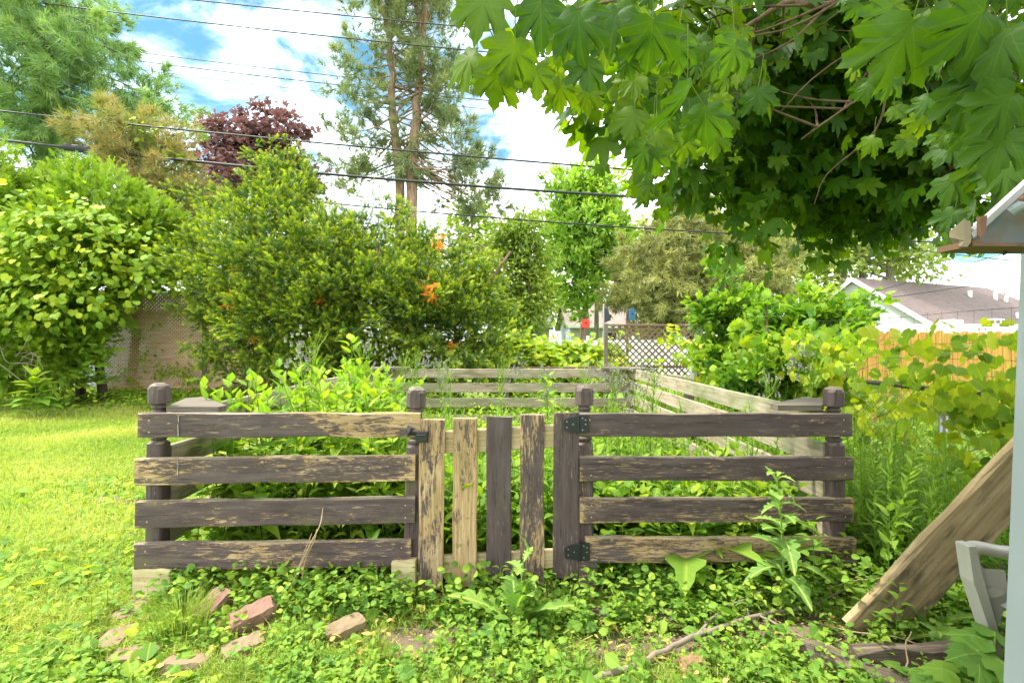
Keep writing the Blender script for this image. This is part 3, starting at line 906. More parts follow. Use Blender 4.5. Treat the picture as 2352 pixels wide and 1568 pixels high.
hinge(1328, 956, 992)
hinge(1331, 1249, 1285)
lm = MB()
p = U(970, 1000, 2.725)
lm.add(*box((p[0] - .030, p[1] - .034, p[2] - .024), (p[0] + .030, p[1] + .012, p[2] + .022)))
lm.add(*box((p[0] - .034, p[1] - .002, p[2] - .036), (p[0] + .034, p[1] + .0125, p[2] - .0245)))
lm.add(*tube([p + (-.022, -.037, .008), p + (.022, -.037, .008)], .005, 6))
lm.build('latch', MAT['black_metal'], gate)
cm = MB(); p = U(946, 994, 2.715)
cm.add(*tube([p + (-.018, -.004, .036), p + (.002, -.022, .026), p + (-.012, -.028, .010), p + (.014, -.012, -.002), p + (.035, -.006, -.014)], [.008, .011, .012, .009, .006], 7))
cm.add(*tube([p + (-.03, -.006, .010), p + (-.005, -.022, .016), p + (.012, -.02, .03)], [.006, .009, .006], 7))
cm.add(*tube([p + (-.02, -.006, -.014), p + (0, -.02, .0), p + (.012, -.016, .01)], [.006, .008, .005], 7))
cm.build('latch_catch', MAT['black_metal'], fence)


# ------------------------------------------------------------------ bricks in the grass
def Pg(x, y, z):
    return U(x, y, (CZ - z) * F / (y - 784))


def brick(A, B, w, h, mat, label, seed, roll=0.):
    g = np.random.default_rng(seed)
    a, b = Pg(*A), Pg(*B); c = (a + b) / 2; L = np.linalg.norm(b - a)
    nx, ny, nz = 8, 5, 4
    V = []; idx = {}
    lin = [np.linspace(-1, 1, n) for n in (nx, ny, nz)]
    for i in range(nx):
        for j in range(ny):
            for k in range(nz):
                if 0 < i < nx - 1 and 0 < j < ny - 1 and 0 < k < nz - 1: continue
                q = np.array([lin[0][i], lin[1][j], lin[2][k]])
                r = .9 + .1 * (1 - (np.abs(q) > .98).sum() / 3 * 1.0) if (np.abs(q) > .98).sum() > 1 else 1.
                q = q * np.array([L / 2, w / 2, h / 2]) * r + g.normal(0, .0022, 3)
                if (np.abs(lin[0][i]) > .98) and g.random() < .3: q[0] *= .94
                idx[i, j, k] = len(V); V.append(q)
    Q = []
    for (n0, n1, fx) in ((nx, ny, 2), (nx, nz, 1), (ny, nz, 0)):
        for s in (0, [nx, ny, nz][fx] - 1):
            for i in range(n0 - 1):
                for j in range(n1 - 1):
                    def key(u, v):
                        t = [0, 0, 0]; ax = [q for q in range(3) if q != fx]; t[ax[0]] = u; t[ax[1]] = v; t[fx] = s; return idx[tuple(t)]
                    Q.append((key(i, j), key(i + 1, j), key(i + 1, j + 1), key(i, j + 1)))
    c[2] -= h / 2 + .006
    M = frame_m(c, b - a, (0, 0, 1)) @ Matrix.Rotation(roll, 4, 'X')
    o = place('brick', MB().add(np.array(V), Q).mesh('brick', [MAT[mat]]), None, M)
    tag(o, label, 'brick', 'loose bricks in the grass by the fence')


brick((456, 1406, .085), (520, 1338, .15), .10, .085, 'brick_red', 'reddish brick tilted up, nearest the pale foot block', 1, .1)
brick((528, 1418, .09), (634, 1364, .15), .095, .085, 'brick_red', 'pinkish red brick propped up steeply, square end facing the gate', 2, .35)
brick((745, 1447, .055), (838, 1405, .075), .10, .08, 'brick_tan', 'brown brick lying apart on the bare soil side, closest to the gate', 3, .12)
brick((508, 1490, .05), (608, 1450, .06), .10, .075, 'brick_tan', 'tan brick with rusty side, slanting at the end of the curved row', 4, .1)
brick((372, 1510, .045), (487, 1505, .045), .11, .07, 'brick_tan', 'broken tan brick with a lump on top, nearest the camera in the row', 5, -.15)
brick((256, 1494, .035), (371, 1488, .035), .12, .07, 'brick_tan', 'flat greyish brick at the lower bend of the curved row', 6)
brick((238, 1482, .03), (292, 1424, .03), .11, .06, 'brick_tan', 'half sunken brown brick at the lawn edge, second from the foot block', 7)
brick((272, 1418, .03), (338, 1362, .035), .12, .06, 'brick_tan', 'long tan brick lying right in front of the pale foot block', 8)
brick((640, 1424, .03), (705, 1404, .03), .10, .06, 'brick_tan', 'buried brick showing only its top among leaves behind the row', 9)
brick((1338, 1394, .055), (1408, 1390, .055), .12, .08, 'brick_dark', 'dark mossy brick under the weeds below the right hinge', 10)
brick((1470, 1402, .05), (1562, 1408, .06), .12, .10, 'brick_dark', 'dark mossy block in the weeds right of the gate', 11)
brick((1555, 1512, .06), (1618, 1508, .06), .08, .10, 'rock_rust', 'rust coloured brick fragment beside the fallen branch', 12, .5)

# ------------------------------------------------------------------ shed corner
shed = thing('garden_shed', 'pale blue grey shed corner with grey metal gable and rusty eave under the maple', 'shed', (2.2, .2, 0))
sx = lambda z: 1.293 + .041 * (z - .5)      # the wall leans a little
m = MB()
m.add(np.array([(sx(0) - .0, 1.30, -.02), (3.2, 1.30, -.02), (3.2, 1.30, 1.68), (sx(1.68), 1.30, 1.68), (sx(0), -1.6, -.02), (3.2, -1.6, -.02), (3.2, -1.6, 1.68), (sx(1.68), -1.6, 1.68)]),
      [(0, 3, 2, 1), (4, 5, 6, 7), (0, 4, 7, 3), (1, 2, 6, 5), (3, 7, 6, 2), (0, 1, 5, 4)])
m.build('wall', MAT['shed_wall'], shed)
m = MB()
m.add(*prism([(sx(0) - .014, 1.235), (sx(0) + .03, 1.235), (sx(0) + .03, 1.314), (sx(0) - .014, 1.314)], -.02, 1.66, 'z'))
V = m.V[0]; V[:, 0] += .041 * V[:, 2]
m.build('corner_trim', MAT['shed_paint'], shed)
d = 1.22
PP = lambda x, y: (U(x, y, d)[0], U(x, y, d)[2])
gx = np.array([PP(2214, 548), PP(2366, 412), (2.25, 2.55), (3.2, 1.66), PP(2214, 568)])
MB().add(*prism(gx, d - .006, d + .012)).build('gable_panel', MAT['shed_metal'], shed)
MB().add(*prism([PP(2210, 553), PP(2205, 541), PP(2362, 398), (2.25, 2.59), (2.25, 2.555), PP(2366, 412)], d - .03, d - .008)).build('rake_trim', MAT['rake_trim'], shed)
MB().add(*prism([PP(2212, 569), PP(2212, 555), PP(2240, 562), PP(2420, 564), PP(2420, 571)], d - .025, d + .075)).build('bottom_flashing', MAT['rust'], shed)
a = U(2214, 505, d - .02); b = U(2190, 512, d + .12)
fz = MB()
fz.add(np.array([U(2215, 502, d - .035), U(2217, 553, d - .035), U(2206, 566, d - .035), U(2190, 561, d + .1), U(2180, 545, d + .1), U(2181, 531, d + .1),
                 U(2230, 512, d - .035), U(2231, 555, d - .035), U(2222, 567, d - .035), U(2206, 560, d + .1), U(2196, 545, d + .1), U(2200, 520, d + .1)]),
       [(0, 1, 2, 3, 4, 5), (11, 10, 9, 8, 7, 6), (0, 6, 7, 1), (1, 7, 8, 2), (2, 8, 9, 3), (3, 9, 10, 4), (4, 10, 11, 5), (5, 11, 6, 0)])
fz.build('fascia_end', MAT['shed_fascia'], shed)
MB().add(*prism([PP(2216, 506), PP(2232, 504), PP(2228, 545), PP(2219, 556)], d - .040, d - .03)).build('rusty_cap', MAT['rust'], shed)
bk = MB()
c = U(2336, 482, d - .06)
bk.add(*tube(smooth_path([c + (-.014, 0, -.006), c + (.0, -.012, .006), c + (.06, -.012, .016), c + (.14, -.0, .03)], 4), [.012] * 4 + [.015] * 9, 10))
bk.build('bracket', MAT['shed_paint'], shed)
MB().add(*tube([c + (-.004, -.014, .020), c + (-.003, -.03, .021)], .007, 8)).build('rusty_bolt', MAT['rust'], shed)
w = smooth_path([U(2290, 571, d + .03), U(2306, 575, d + .03), U(2312, 580, d + .03), U(2304, 585, d + .03)], 5)
MB().add(*tube(w, .0022, 5)).build('loose_wire', MAT['cable_black'], shed)
# roof slopes behind the gable
m = MB()
m.add(*prism([(1.262, 1.66), (2.25, 2.60), (3.3, 1.66), (3.3, 1.69), (2.25, 2.635), (1.262, 1.695)], -1.7, 1.215))
m.build('roof', MAT['shed_metal'], shed)

# ------------------------------------------------------------------ plastic chair behind the shed corner
chair = thing('plastic_chair', 'grey white plastic garden armchair half hidden behind the shed corner', 'chair', (2.0, 1.65, 0))
CM = MAT['chair_plastic']
for sgn, y in ((0, 1.90), (1, 1.38)):
    f = U(2212, 1256, 1.90); dy = y - 1.90
    base = np.array([f[0], y, f[2]])
    arm = smooth_path([base + (.01, 0, -.012), base + (.05, .0, .0), base + (.20, .02, -.03), base + (.42, .03, -.02), base + (.52, .03, .04)], 5)
    am = MB(); V, Q = tube(arm, .023, 10); V[:, 1] = (V[:, 1] - y) * 1.25 + y; am.add(V, Q)
    am.build('armrest', CM, chair, True)
    # front leg: narrow front flange with a pierced web behind
    lg = MB()
    x0, z0 = base[0], base[2]
    lg.add(*prism([(x0 - .004, z0 + .012), (x0 + .024, z0 + .014), (x0 + .05, z0 - .10), (x0 + .115, z0 - .33), (x0 + .15, -.0), (x0 + .11, -.0), (x0 + .085, z0 - .33), (x0 + .015, z0 - .12)], y - .028, y + .03))
    lg.add(*prism([(x0 + .03, z0 - .02), (x0 + .05, z0 - .05), (x0 + .085, z0 - .085), (x0 + .16, z0 - .09), (x0 + .17, z0 - .20), (x0 + .13, z0 - .30), (x0 + .115, z0 - .32), (x0 + .05, z0 - .10)], y + .0, y + .012))
    lg.add(*prism([(x0 + .07, z0 - .155), (x0 + .10, z0 - .145), (x0 + .145, z0 - .16), (x0 + .14, z0 - .175), (x0 + .10, z0 - .185), (x0 + .075, z0 - .175)], y - .012, y + .002))
    lg.build('leg', CM, chair)
    bl = MB(); bl.add(*prism([(x0 + .50, z0), (x0 + .56, z0 + .0), (x0 + .66, 0), (x0 + .61, 0)], y - .02, y + .03)); bl.build('leg', CM, chair)
st = MB(); f = U(2212, 1256, 1.90)
V, Q = prism([(f[0] + .12, .40), (f[0] + .15, .415), (f[0] + .54, .385), (f[0] + .54, .36), (f[0] + .15, .385)], 1.41, 1.88); st.add(V, Q); st.build('seat', CM, chair)
bk = MB(); V, Q = prism([(f[0] + .53, .38), (f[0] + .56, .38), (f[0] + .68, .86), (f[0] + .66, .87)], 1.42, 1.87); bk.add(V, Q); bk.build('backrest', CM, chair)

# ------------------------------------------------------------------ boards, timbers, wire and branches on the ground
o = board('leaning_board', Pg(1985, 1462, .02), U(2400, 1022, 2.28), .045, .31, MAT['plank_wood'], None, up=(-.72, -.25, .66), seed=91, jit=.003, r=.012)
tag(o, 'broad weathered tan board with dark stains leaning up behind the chair', 'board')
o = board('timber', Pg(1840, 1490, .07), Pg(2120, 1600, .06), .09, .09, MAT['old_timber'], None, seed=92, jit=.006, r=.014)
tag(o, 'dark rotting timber slanting to the bottom edge, left of the wire mesh', 'timber')
o = board('timber', Pg(1960, 1512, .06), Pg(2300, 1500, .10), .06, .10, MAT['old_timber'], None, seed=93, jit=.006, r=.012)
tag(o, 'dark cracked timber lying level under the leaning board', 'timber')
wm = MB(); g = np.random.default_rng(5)
A, B, C_, D_ = Pg(2010, 1545, .01), Pg(2330, 1560, .02), Pg(2300, 1330, .06), Pg(2090, 1330, .05)
bil = lambda u, v: (A * (1 - u) + B * u) * (1 - v) + (D_ * (1 - u) + C_ * u) * v + np.array([0, 0, .03 * math.sin(u * 5) * math.sin(v * 4)])
for s in np.linspace(0, 1, 40):
    wm.add(*tube([bil(s, v) for v in np.linspace(0, 1, 9)], .0009, 3, cap=False))
    wm.add(*tube([bil(v, s) for v in np.linspace(0, 1, 9)], .0009, 3, cap=False))
tag(wm.build('wire_mesh', MAT['galvanised']), 'crumpled sheet of fine galvanised wire mesh on the ground below the chair', 'wire mesh')

br = MB()
def stick(pts, r0, r1, n=7):
    p = smooth_path([Pg(*q) for q in pts], 5); p = p + g.normal(0, r0 * .25, p.shape)
    br.add(*tube(p, np.linspace(r0, r1, len(p)), n))
stick([(1340, 1568, .03), (1400, 1545, .04), (1470, 1522, .04), (1530, 1490, .05), (1600, 1460, .05), (1625, 1445, .06)], .014, .012)
stick([(1622, 1450, .06), (1740, 1412, .07), (1800, 1400, .07), (1860, 1392, .08), (1940, 1352, .10)], .012, .005)
stick([(1600, 1460, .05), (1635, 1420, .07), (1690, 1385, .09), (1760, 1355, .10), (1800, 1325, .12)], .008, .003)
stick([(1742, 1412, .07), (1800, 1440, .06), (1860, 1470, .05), (1930, 1500, .06), (2000, 1530, .08)], .006, .002)
stick([(1720, 1416, .07), (1716, 1396, .1)], .006, .003)
tag(br.build('branch', MAT['twig'], smooth=True), 'long grey brown fallen branch lying across the weeds right of the gate', 'branch')
br = MB()
stick([(1880, 1430, .06), (1960, 1450, .08), (2060, 1462, .10), (2150, 1500, .10), (2240, 1540, .08)], .004, .002, 5)
stick([(1900, 1350, .14), (1975, 1330, .18), (2040, 1326, .22)], .003, .0015, 5)
stick([(2060, 1568, .02), (2085, 1520, .08), (2080, 1480, .14), (2095, 1450, .2)], .004, .002, 5)
stick([(2100, 1560, .02), (2120, 1530, .07), (2170, 1500, .1)], .003, .0015, 5)
stick([(2180, 1560, .02), (2200, 1500, .08), (2180, 1450, .14)], .003, .0015, 5)
tag(br.build('twigs', MAT['dry_stem'], smooth=True), 'thin dry twigs tangled over the dark timbers', 'twigs')
br = MB()
p = smooth_path([U(650, 1390, 2.60), U(680, 1320, 2.60), U(712, 1250, 2.60), U(735, 1205, 2.62), U(742, 1165, 2.70)], 6); br.add(*tube(p, .0035, 5))
p = smooth_path([U(690, 1370, 2.60), U(700, 1290, 2.605), U(722, 1240, 2.61), U(728, 1215, 2.64)], 6); br.add(*tube(p, .003, 5))
p = smooth_path([U(672, 1340, 2.60), U(700, 1265, 2.60), U(716, 1225, 2.62)], 6); br.add(*tube(p, .002, 5))
tag(br.build('dead_vine', MAT['dry_stem'], smooth=True), 'dead brown vine hanging over the lowest left rail', 'vine')

# ------------------------------------------------------------------ plants
GV = np.random.default_rng(21)


def leafy_stem(h, n, temps, ls, g, r=.004, top=.45, tilt=.35, phase=2.4, start=.08, petiole=.03, bushy=0):
    """one upright weed: stem and leaves all the way up -> triangle arrays"""
    mb = MB()
    k = 7; s = np.linspace(0, 1, k)
    bend = g.normal(0, .05 * h, 2)
    pts = np.c_[bend[0] * s ** 2, bend[1] * s ** 2, h * s]
    V, Q = tube(pts, np.linspace(r, r * .4, k), 4, tri=True); mb.add(V, np.array(Q), .25, np.c_[np.full((len(V), 2), .5), np.zeros(len(V))])
    v = np.linspace(start, 1, n) ** .9
    a = np.arange(n) * phase + g.uniform(0, 6); a = a + g.normal(0, .3, n)
    P = np.c_[np.interp(v, s, pts[:, 0]), np.interp(v, s, pts[:, 1]), v * h]
    el = tilt + g.normal(0, .25, n) + .5 * (v > .9)
    tip = np.c_[np.cos(a) * np.cos(el), np.sin(a) * np.cos(el), np.sin(el)]
    nor = np.c_[-np.cos(a) * np.sin(el) * .6, -np.sin(a) * np.sin(el) * .6, np.ones(n)]
    S = ls * (1 - (1 - top) * v ** 2) * g.uniform(.75, 1.2, n) * np.where(v < .2, .8, 1)
    P = P + tip * petiole * (S / ls)[:, None]
    scatter(mb, temps, P, tip, nor, S, np.clip(g.random(n) * .5 + v * .5, 0, 1))
    return mb


def rosette(n, temps, ls, g, el=(.2, 1.1)):
    mb = MB(); a = np.arange(n) * 2.4 + g.normal(0, .3, n); e = g.uniform(*el, n)
    tip = np.c_[np.cos(a) * np.cos(e), np.sin(a) * np.cos(e), np.sin(e)]
    nor = np.c_[-np.cos(a) * np.sin(e), -np.sin(a) * np.sin(e), np.cos(e) + .2]
    scatter(mb, temps, np.zeros((n, 3)) + tip * .01, tip, nor, ls * g.uniform(.6, 1.15, n), g.random(n))
    return mb


def in_bed(x, y):
    return (x > -1.9) & (x < 1.75) & (y > 2.9) & (y < 7.5)


def by_range(n, x0, x1, y0, y1, p=1.6):
    """points over a strip of ground, thinning with distance from the viewer's side of the garden"""
    u = GV.random(n); q = 1 - p if abs(1 - p) > 1e-3 else .001
    y = (y0 ** q + u * (y1 ** q - y0 ** q)) ** (1 / q)
    return GV.uniform(x0, x1, n), y


# lawn: grass blades
BR = [(o.matrix_world.translation.copy() if False else o.location.copy()) for o in bpy.data.objects if o.get('category') == 'brick']


def clear_bricks(x, y, r=.12):
    k = np.ones(len(x), bool)
    for b in BR[:8]: k &= np.hypot(x - b.x, (y - b.y) + .03) > r
    return k


def make_grass():
    mb = MB()
    X, Y = [], []
    for (n, a, b, c, d_, p) in ((120000, -7, -.9, 1.5, 6, 2.2), (130000, -13, -1.9, 5, 13.5, 1.9), (52000, -2.2, 2.2, 1.6, 2.8, 1.5), (9000, -1.9, 1.7, 2.9, 7.5, 1.6), (9000, -2.2, 3.2, 7.7, 11.5, 1.3), (9000, 1.9, 9, 3, 12, 1.5)):
        x, y = by_range(n, a, b, c, d_, p)
        k = (np.abs(x) < y * 1.12 + .35)
        X.append(x[k]); Y.append(y[k])
    x, y = np.concatenate(X), np.concatenate(Y)
    keep = GV.random(len(x)) > soil_at(x, y) * 1.15
    keep &= ~((x > -1.7) & (x < 1.9) & (y < 2.75) & (GV.random(len(x)) < .35))
    keep &= clear_bricks(x, y, .085)
    x, y = x[keep], y[keep]; n = len(x)
    far = np.clip((y - 2) / 6, 0, 1)
    patch = .5 + .5 * np.sin(x * 1.9 + np.sin(y * 1.3) * 2) * np.sin(y * 1.6 + x * .6)
    h = (.045 + .03 * GV.random(n) + .025 * patch * GV.random(n)) * (1 + .25 * far)
    tall = GV.random(n) < .012; h = np.where(tall, h * 2.0, h)
    # the tuft of long grass by the bricks
    w = (.0016 + .0011 * GV.random(n)) * (1 + 1.9 * far)
    a = GV.uniform(0, 2 * np.pi, n); lean = GV.uniform(.15, 1.1, n); b = GV.uniform(0, 2 * np.pi, n)
    dirv = np.c_[np.cos(b), np.sin(b)]; wd = np.c_[np.cos(a), np.sin(a), np.zeros(n)] * w[:, None]
    base = np.c_[x, y, zg(x, y) - .004]
    mid = base + np.c_[dirv * (lean * h * .3)[:, None], h * .62]
    top = base + np.c_[dirv * (lean * h * 1.0)[:, None], h * (1.02 - .35 * np.minimum(lean, 1))]
    V = np.stack([base - wd, base + wd, mid + wd * .75, mid - wd * .75, top], 1).reshape(-1, 3)
    i = np.arange(n) * 5
    Fc = np.concatenate([np.stack([i, i + 1, i + 2], 1), np.stack([i, i + 2, i + 3], 1), np.stack([i + 3, i + 2, i + 4], 1)])
    tone = np.clip(.30 * GV.random(n) + .55 * patch + .08 + .12 * GV.normal(size=n), 0, 1)
    mb.add(V, Fc, np.repeat(tone, 5))
    return mb


tag(make_grass().build('grass', MAT['lawn_blade']), kind='stuff', label='bright yellow green mown lawn grass')

tb = MB(); g = np.random.default_rng(3)
for (cx, cy, n, R, H) in ((-1.55, 2.37, 520, .10, .19), (-1.02, 2.62, 120, .06, .11), (-.93, 2.30, 160, .06, .10), (-1.72, 2.56, 220, .08, .15), (-.58, 2.22, 140, .07, .09), (-.25, 1.95, 260, .12, .10), (-1.05, 1.98, 260, .14, .10), (.55, 1.93, 200, .12, .09)):
    q = g.normal(0, R * .5, (n, 2)); x = cx + q[:, 0]; y = cy + q[:, 1]
    h = H * g.uniform(.5, 1.15, n); o = nrm(q) * (h * g.uniform(.2, .7, n))[:, None]
    base = np.c_[x, y, zg(x, y)]; a = g.uniform(0, 6.3, n); wd = np.c_[np.cos(a), np.sin(a), 0 * a] * .0018
    mid = base + np.c_[o * .35, h * .65]; top = base + np.c_[o, h * g.uniform(.7, 1., n)]
    V = np.stack([base - wd, base + wd, mid + wd * .8, mid - wd * .8, top], 1).reshape(-1, 3); i = np.arange(n) * 5
    tb.add(V, np.concatenate([np.stack([i, i + 1, i + 2], 1), np.stack([i, i + 2, i + 3], 1), np.stack([i + 3, i + 2, i + 4], 1)]), np.repeat(g.uniform(0, .55, n), 5))
tag(tb.build('long_grass', MAT['lawn_blade']), kind='stuff', label='tufts of longer grass among the bricks')

db = MB(); g = np.random.default_rng(4); n = 15000
x, y = by_range(n, -7, 1.2, 1.6, 7, 2.0); k = (np.abs(x) < y * 1.1 + .3) & (soil_at(x, y) < .9); x, y = x[k], y[k]; n = len(x)
cl = (np.sin(x * 2.3 + 1) * np.sin(y * 2.9) > .1) | (x > -1.2); x, y = x[cl], y[cl]; n = len(x)
a = g.uniform(0, 6.3, n); l = g.uniform(.03, .09, n); b = np.c_[x, y, zg(x, y) + g.uniform(.004, .03, n)]
dv = np.c_[np.cos(a), np.sin(a), g.normal(0, .25, n)] * l[:, None]; wd = np.c_[-np.sin(a), np.cos(a), 0 * a] * .0012
V = np.stack([b - wd, b + wd, b + dv], 1).reshape(-1, 3)
db.add(V, np.arange(3 * n).reshape(-1, 3), np.repeat(g.random(n), 3))
tag(db.build('dry_grass', MAT['dry_blade']), kind='stuff', label='straw coloured dead grass blades')


# ground cover: clover and small round leaves
def cover(n, region, temps, size, h, name, mat, label, dens=None, up=1.0, flat=.7):
    x, y = by_range(n, *region)
    k = np.abs(x) < y * 1.1 + .3
    if dens is not None: k &= GV.random(n) < dens(x, y)
    k &= clear_bricks(x, y) | (GV.random(n) < .06)
    x, y = x[k], y[k]; n = len(x)
    z = zg(x, y) + h * GV.random(n) ** 1.2 + .006
    a = GV.uniform(0, 2 * np.pi, n)
    tip = np.c_[np.cos(a), np.sin(a), GV.normal(.1, .3, n)]; nor = np.c_[GV.normal(0, flat, n), GV.normal(-.15, flat, n), np.full(n, up)]
    mb = MB(); scatter(mb, temps, np.c_[x, y, z], tip, nor, size * GV.uniform(.6, 1.35, n), GV.random(n))
    return tag(mb.build(name, mat), kind='stuff', label=label)


front = lambda x, y: np.clip(1.1 - soil_at(x, y) * .6, .3, 1) * np.where(x > -1.9, 1, .35)
clump = lambda x, y: np.clip(.5 + 1.2 * np.sin(x * 5.1 + 2 * np.sin(y * 3.7)) * np.sin(y * 6.3 + x * 1.1), .08, 1) * front(x, y)
lawnish = lambda x, y: np.clip(.42 + .8 * np.sin(x * 1.7 + np.sin(y * 1.1) * 2.) * np.sin(y * 2.1 + .5), .05, 1) * np.where((x < -1.6) | (y < 2.2), 1, 0)
cover(24000, (-2.1, 2.3, 1.6, 2.95, 1.3), T_CLOVER, .017, .05, 'clover', MAT['clover_leaf'], 'low clover on the bare strip before the fence', clump, flat=.3)
cover(8500, (-2.0, 2.6, 1.6, 3.0, 1.1), T_ROUND + T_OVATE + T_GRAPE, .027, .11, 'ground_cover', MAT['cover_leaf'], 'small round leaved weeds along the fence foot', clump)
under = lambda x, y: np.where((y > 2.42) & (x > -1.85), .25 + .75 * (x < -.5) + .35 * (x > .4), 0)
cover(7500, (-1.9, 2.4, 2.42, 3.1, 1.), T_OVATE + T_ROUND, .034, .20, 'ivy_mat', MAT['cover_leaf'], 'thick mat of small ovate leaves under the rails', under)
cover(10000, (-7, -1.2, 1.6, 5, 2.0), T_PLANTAIN, .095, .03, 'broadleaf_lawn_weeds', MAT['weed_leaf'], 'broad plantain leaves scattered in the lawn', lawnish, flat=.35)
cover(22000, (-8, -1.3, 1.6, 8, 1.9), T_ROUND + T_OVATE, .032, .06, 'lawn_weeds', MAT['weed_leaf'], 'small leaved weeds mixed in the lawn', lawnish, flat=.4)
cover(1700, (-.9, 2.6, 1.6, 2.75, 1.1), T_PLANTAIN, .085, .08, 'broadleaf_weeds', MAT['green_weed'], 'broad leaved seedlings on the shaded side of the gate', clump)
cover(9000, (-9.5, -3.2, 9.3, 12.2, 1.2), T_OVATE, .09, .22, 'hedge_foot_plants', MAT['weed_leaf'], 'low bright leaves along the foot of the hedge and lattice', lambda x, y: np.clip((y - 9.3 - .25 * np.sin(x * 2)) * .5, .02, 1))

# weeds filling the enclosure
g = np.random.default_rng(8)
broad = [leafy_stem(1., 28, T_OVATE, .14, g, .005, .5, .3, petiole=.04).arrays() for _ in range(5)]
narrow = [leafy_stem(1., 46, T_LANCE, .15, g, .004, .35, .7, petiole=.0).arrays() for _ in range(5)]
docky = [rosette(11, T_DOCK, .42, g, (.35, 1.25)).arrays() for _ in range(3)] + [rosette(9, T_SOW, .42, g, (.3, 1.2)).arrays() for _ in range(3)]
low = [leafy_stem(.5, 14, T_OVATE, .12, g, .004, .6, .3, petiole=.03).arrays() for _ in range(3)]


def plant_field(name, mat, variants, pts, S, label, seed, lean=.12):
    x, y = pts[:, 0], pts[:, 1]; gg = np.random.default_rng(seed)
    mb = MB(); P = np.c_[x, y, zg(x, y) - .01]
    scatter_geo(mb, variants, P, gg.uniform(0, 6.3, len(P)), S, gg.random(len(P)), lean, seed)
    return tag(mb.build(name, MAT[mat]), kind='stuff', label=label)


def pts_in(n, x0, x1, y0, y1, fn=None):
    p = np.c_[GV.uniform(x0, x1, n), GV.uniform(y0, y1, n)]
    return p if fn is None else p[GV.random(n) < fn(p[:, 0], p[:, 1])]


# taller towards the left rail, lower through the middle where the back rails stay in sight
p = pts_in(280, -1.85, -.62, 2.98, 5.3, lambda x, y: (x < -.235 * y) * 1.)
S = np.clip(1.18 - .12 * np.abs(p[:, 0] + 1.3) - .02 * (p[:, 1] - 3.2), .4, 1.3) * GV.uniform(.55, 1.06, len(p))
plant_field('tall_weeds', 'weed_leaf', broad, p, S, 'bright broad leaved weeds crowding the left half of the enclosure', 1)
p = pts_in(210, -.6, 1.7, 2.98, 4.6)
plant_field('leafy_weeds', 'green_weed', docky, p, GV.uniform(.7, 1.25, len(p)), 'dock and sow thistle leaves behind the right rails', 2)
p = pts_in(300, -1.7, 1.7, 3.2, 6.6)
S = np.clip(1.0 - .095 * (p[:, 1] - 3.2), .4, 1.) * GV.uniform(.5, 1.0, len(p))
plant_field('narrow_weeds', 'green_weed', narrow, p, S, 'upright narrow leaved weeds through the middle of the enclosure', 3)
p = pts_in(420, -1.85, 1.7, 4.2, 7.5)
plant_field('low_weeds', 'weed_leaf', low, p, GV.uniform(.45, .95, len(p)), 'low yellow green herbs at the back of the enclosure', 4)
p = pts_in(340, -1.85, 1.7, 2.86, 4.0)
plant_field('undergrowth', 'weed_leaf', low, p, GV.uniform(.7, 1.25, len(p)), 'leafy undergrowth directly behind the front rails', 5)
p = pts_in(330, 1.95, 3.3, 2.75, 8.5)
S = GV.uniform(.5, 1.0, len(p)) * np.clip(1.15 - .55 * np.clip(p[:, 0] - 2.1, 0, 1.2) * (p[:, 1] < 5.5), .75, 1)
plant_field('side_weeds', 'green_weed', narrow, p, S * .95, 'tall green weeds between the enclosure and the wire fence', 6)
p = pts_in(300, 1.55, 3.3, 2.2, 5.5, lambda x, y: np.where((x < 2.0) & (y < 2.6), .25, 1))
plant_field('shade_plants', 'green_weed', low, p, GV.uniform(.5, 1.0, len(p)), 'low shade plants beside the right end of the fence', 7)
p = pts_in(420, 3.5, 9.5, 4.0, 8.3)
plant_field('neighbour_weeds', 'weed_leaf', low + narrow[:2], p, GV.uniform(.5, 1.1, len(p)), 'sunlit yellow green weeds beyond the wire fence', 8)
p = pts_in(320, -2.2, 3.2, 7.9, 10.6, lambda x, y: np.where(x / y > .17, .15, 1))
plant_field('back_weeds', 'weed_leaf', low + broad[:1], p, GV.uniform(.6, .95, len(p)), 'mixed weeds behind the back rails', 9)


lt_ = MB(); gg = np.random.default_rng(71); n = 900
x = gg.uniform(-1.8, 2.6, n); y = gg.uniform(1.7, 3.2, n); a = gg.uniform(0, 6.3, n)
scatter(lt_, T_OVATE + T_ELM, np.c_[x, y, zg(x, y) + gg.uniform(.008, .05, n)], np.c_[np.cos(a), np.sin(a), gg.normal(0, .3, n)], np.c_[gg.normal(0, .5, (n, 2)), np.ones(n)], gg.uniform(.02, .055, n), gg.random(n))
for _ in range(160):
    p0 = np.array([gg.uniform(-1.7, 2.3), gg.uniform(1.7, 2.7), 0]); p0[2] = zg(p0[0], p0[1]) + .015; an = gg.uniform(0, 6.3); l = gg.uniform(.05, .22)
    p1 = p0 + (np.cos(an) * l, np.sin(an) * l, gg.uniform(0, .05)); V, Q = tube([p0, (p0 + p1) / 2 + gg.normal(0, .008, 3), p1], .0016, 3, tri=True); lt_.add(V, np.array(Q), gg.random())
tag(lt_.build('leaf_litter', MAT['dry_blade']), kind='stuff', label='dead leaves and straw bits lying between the weeds')

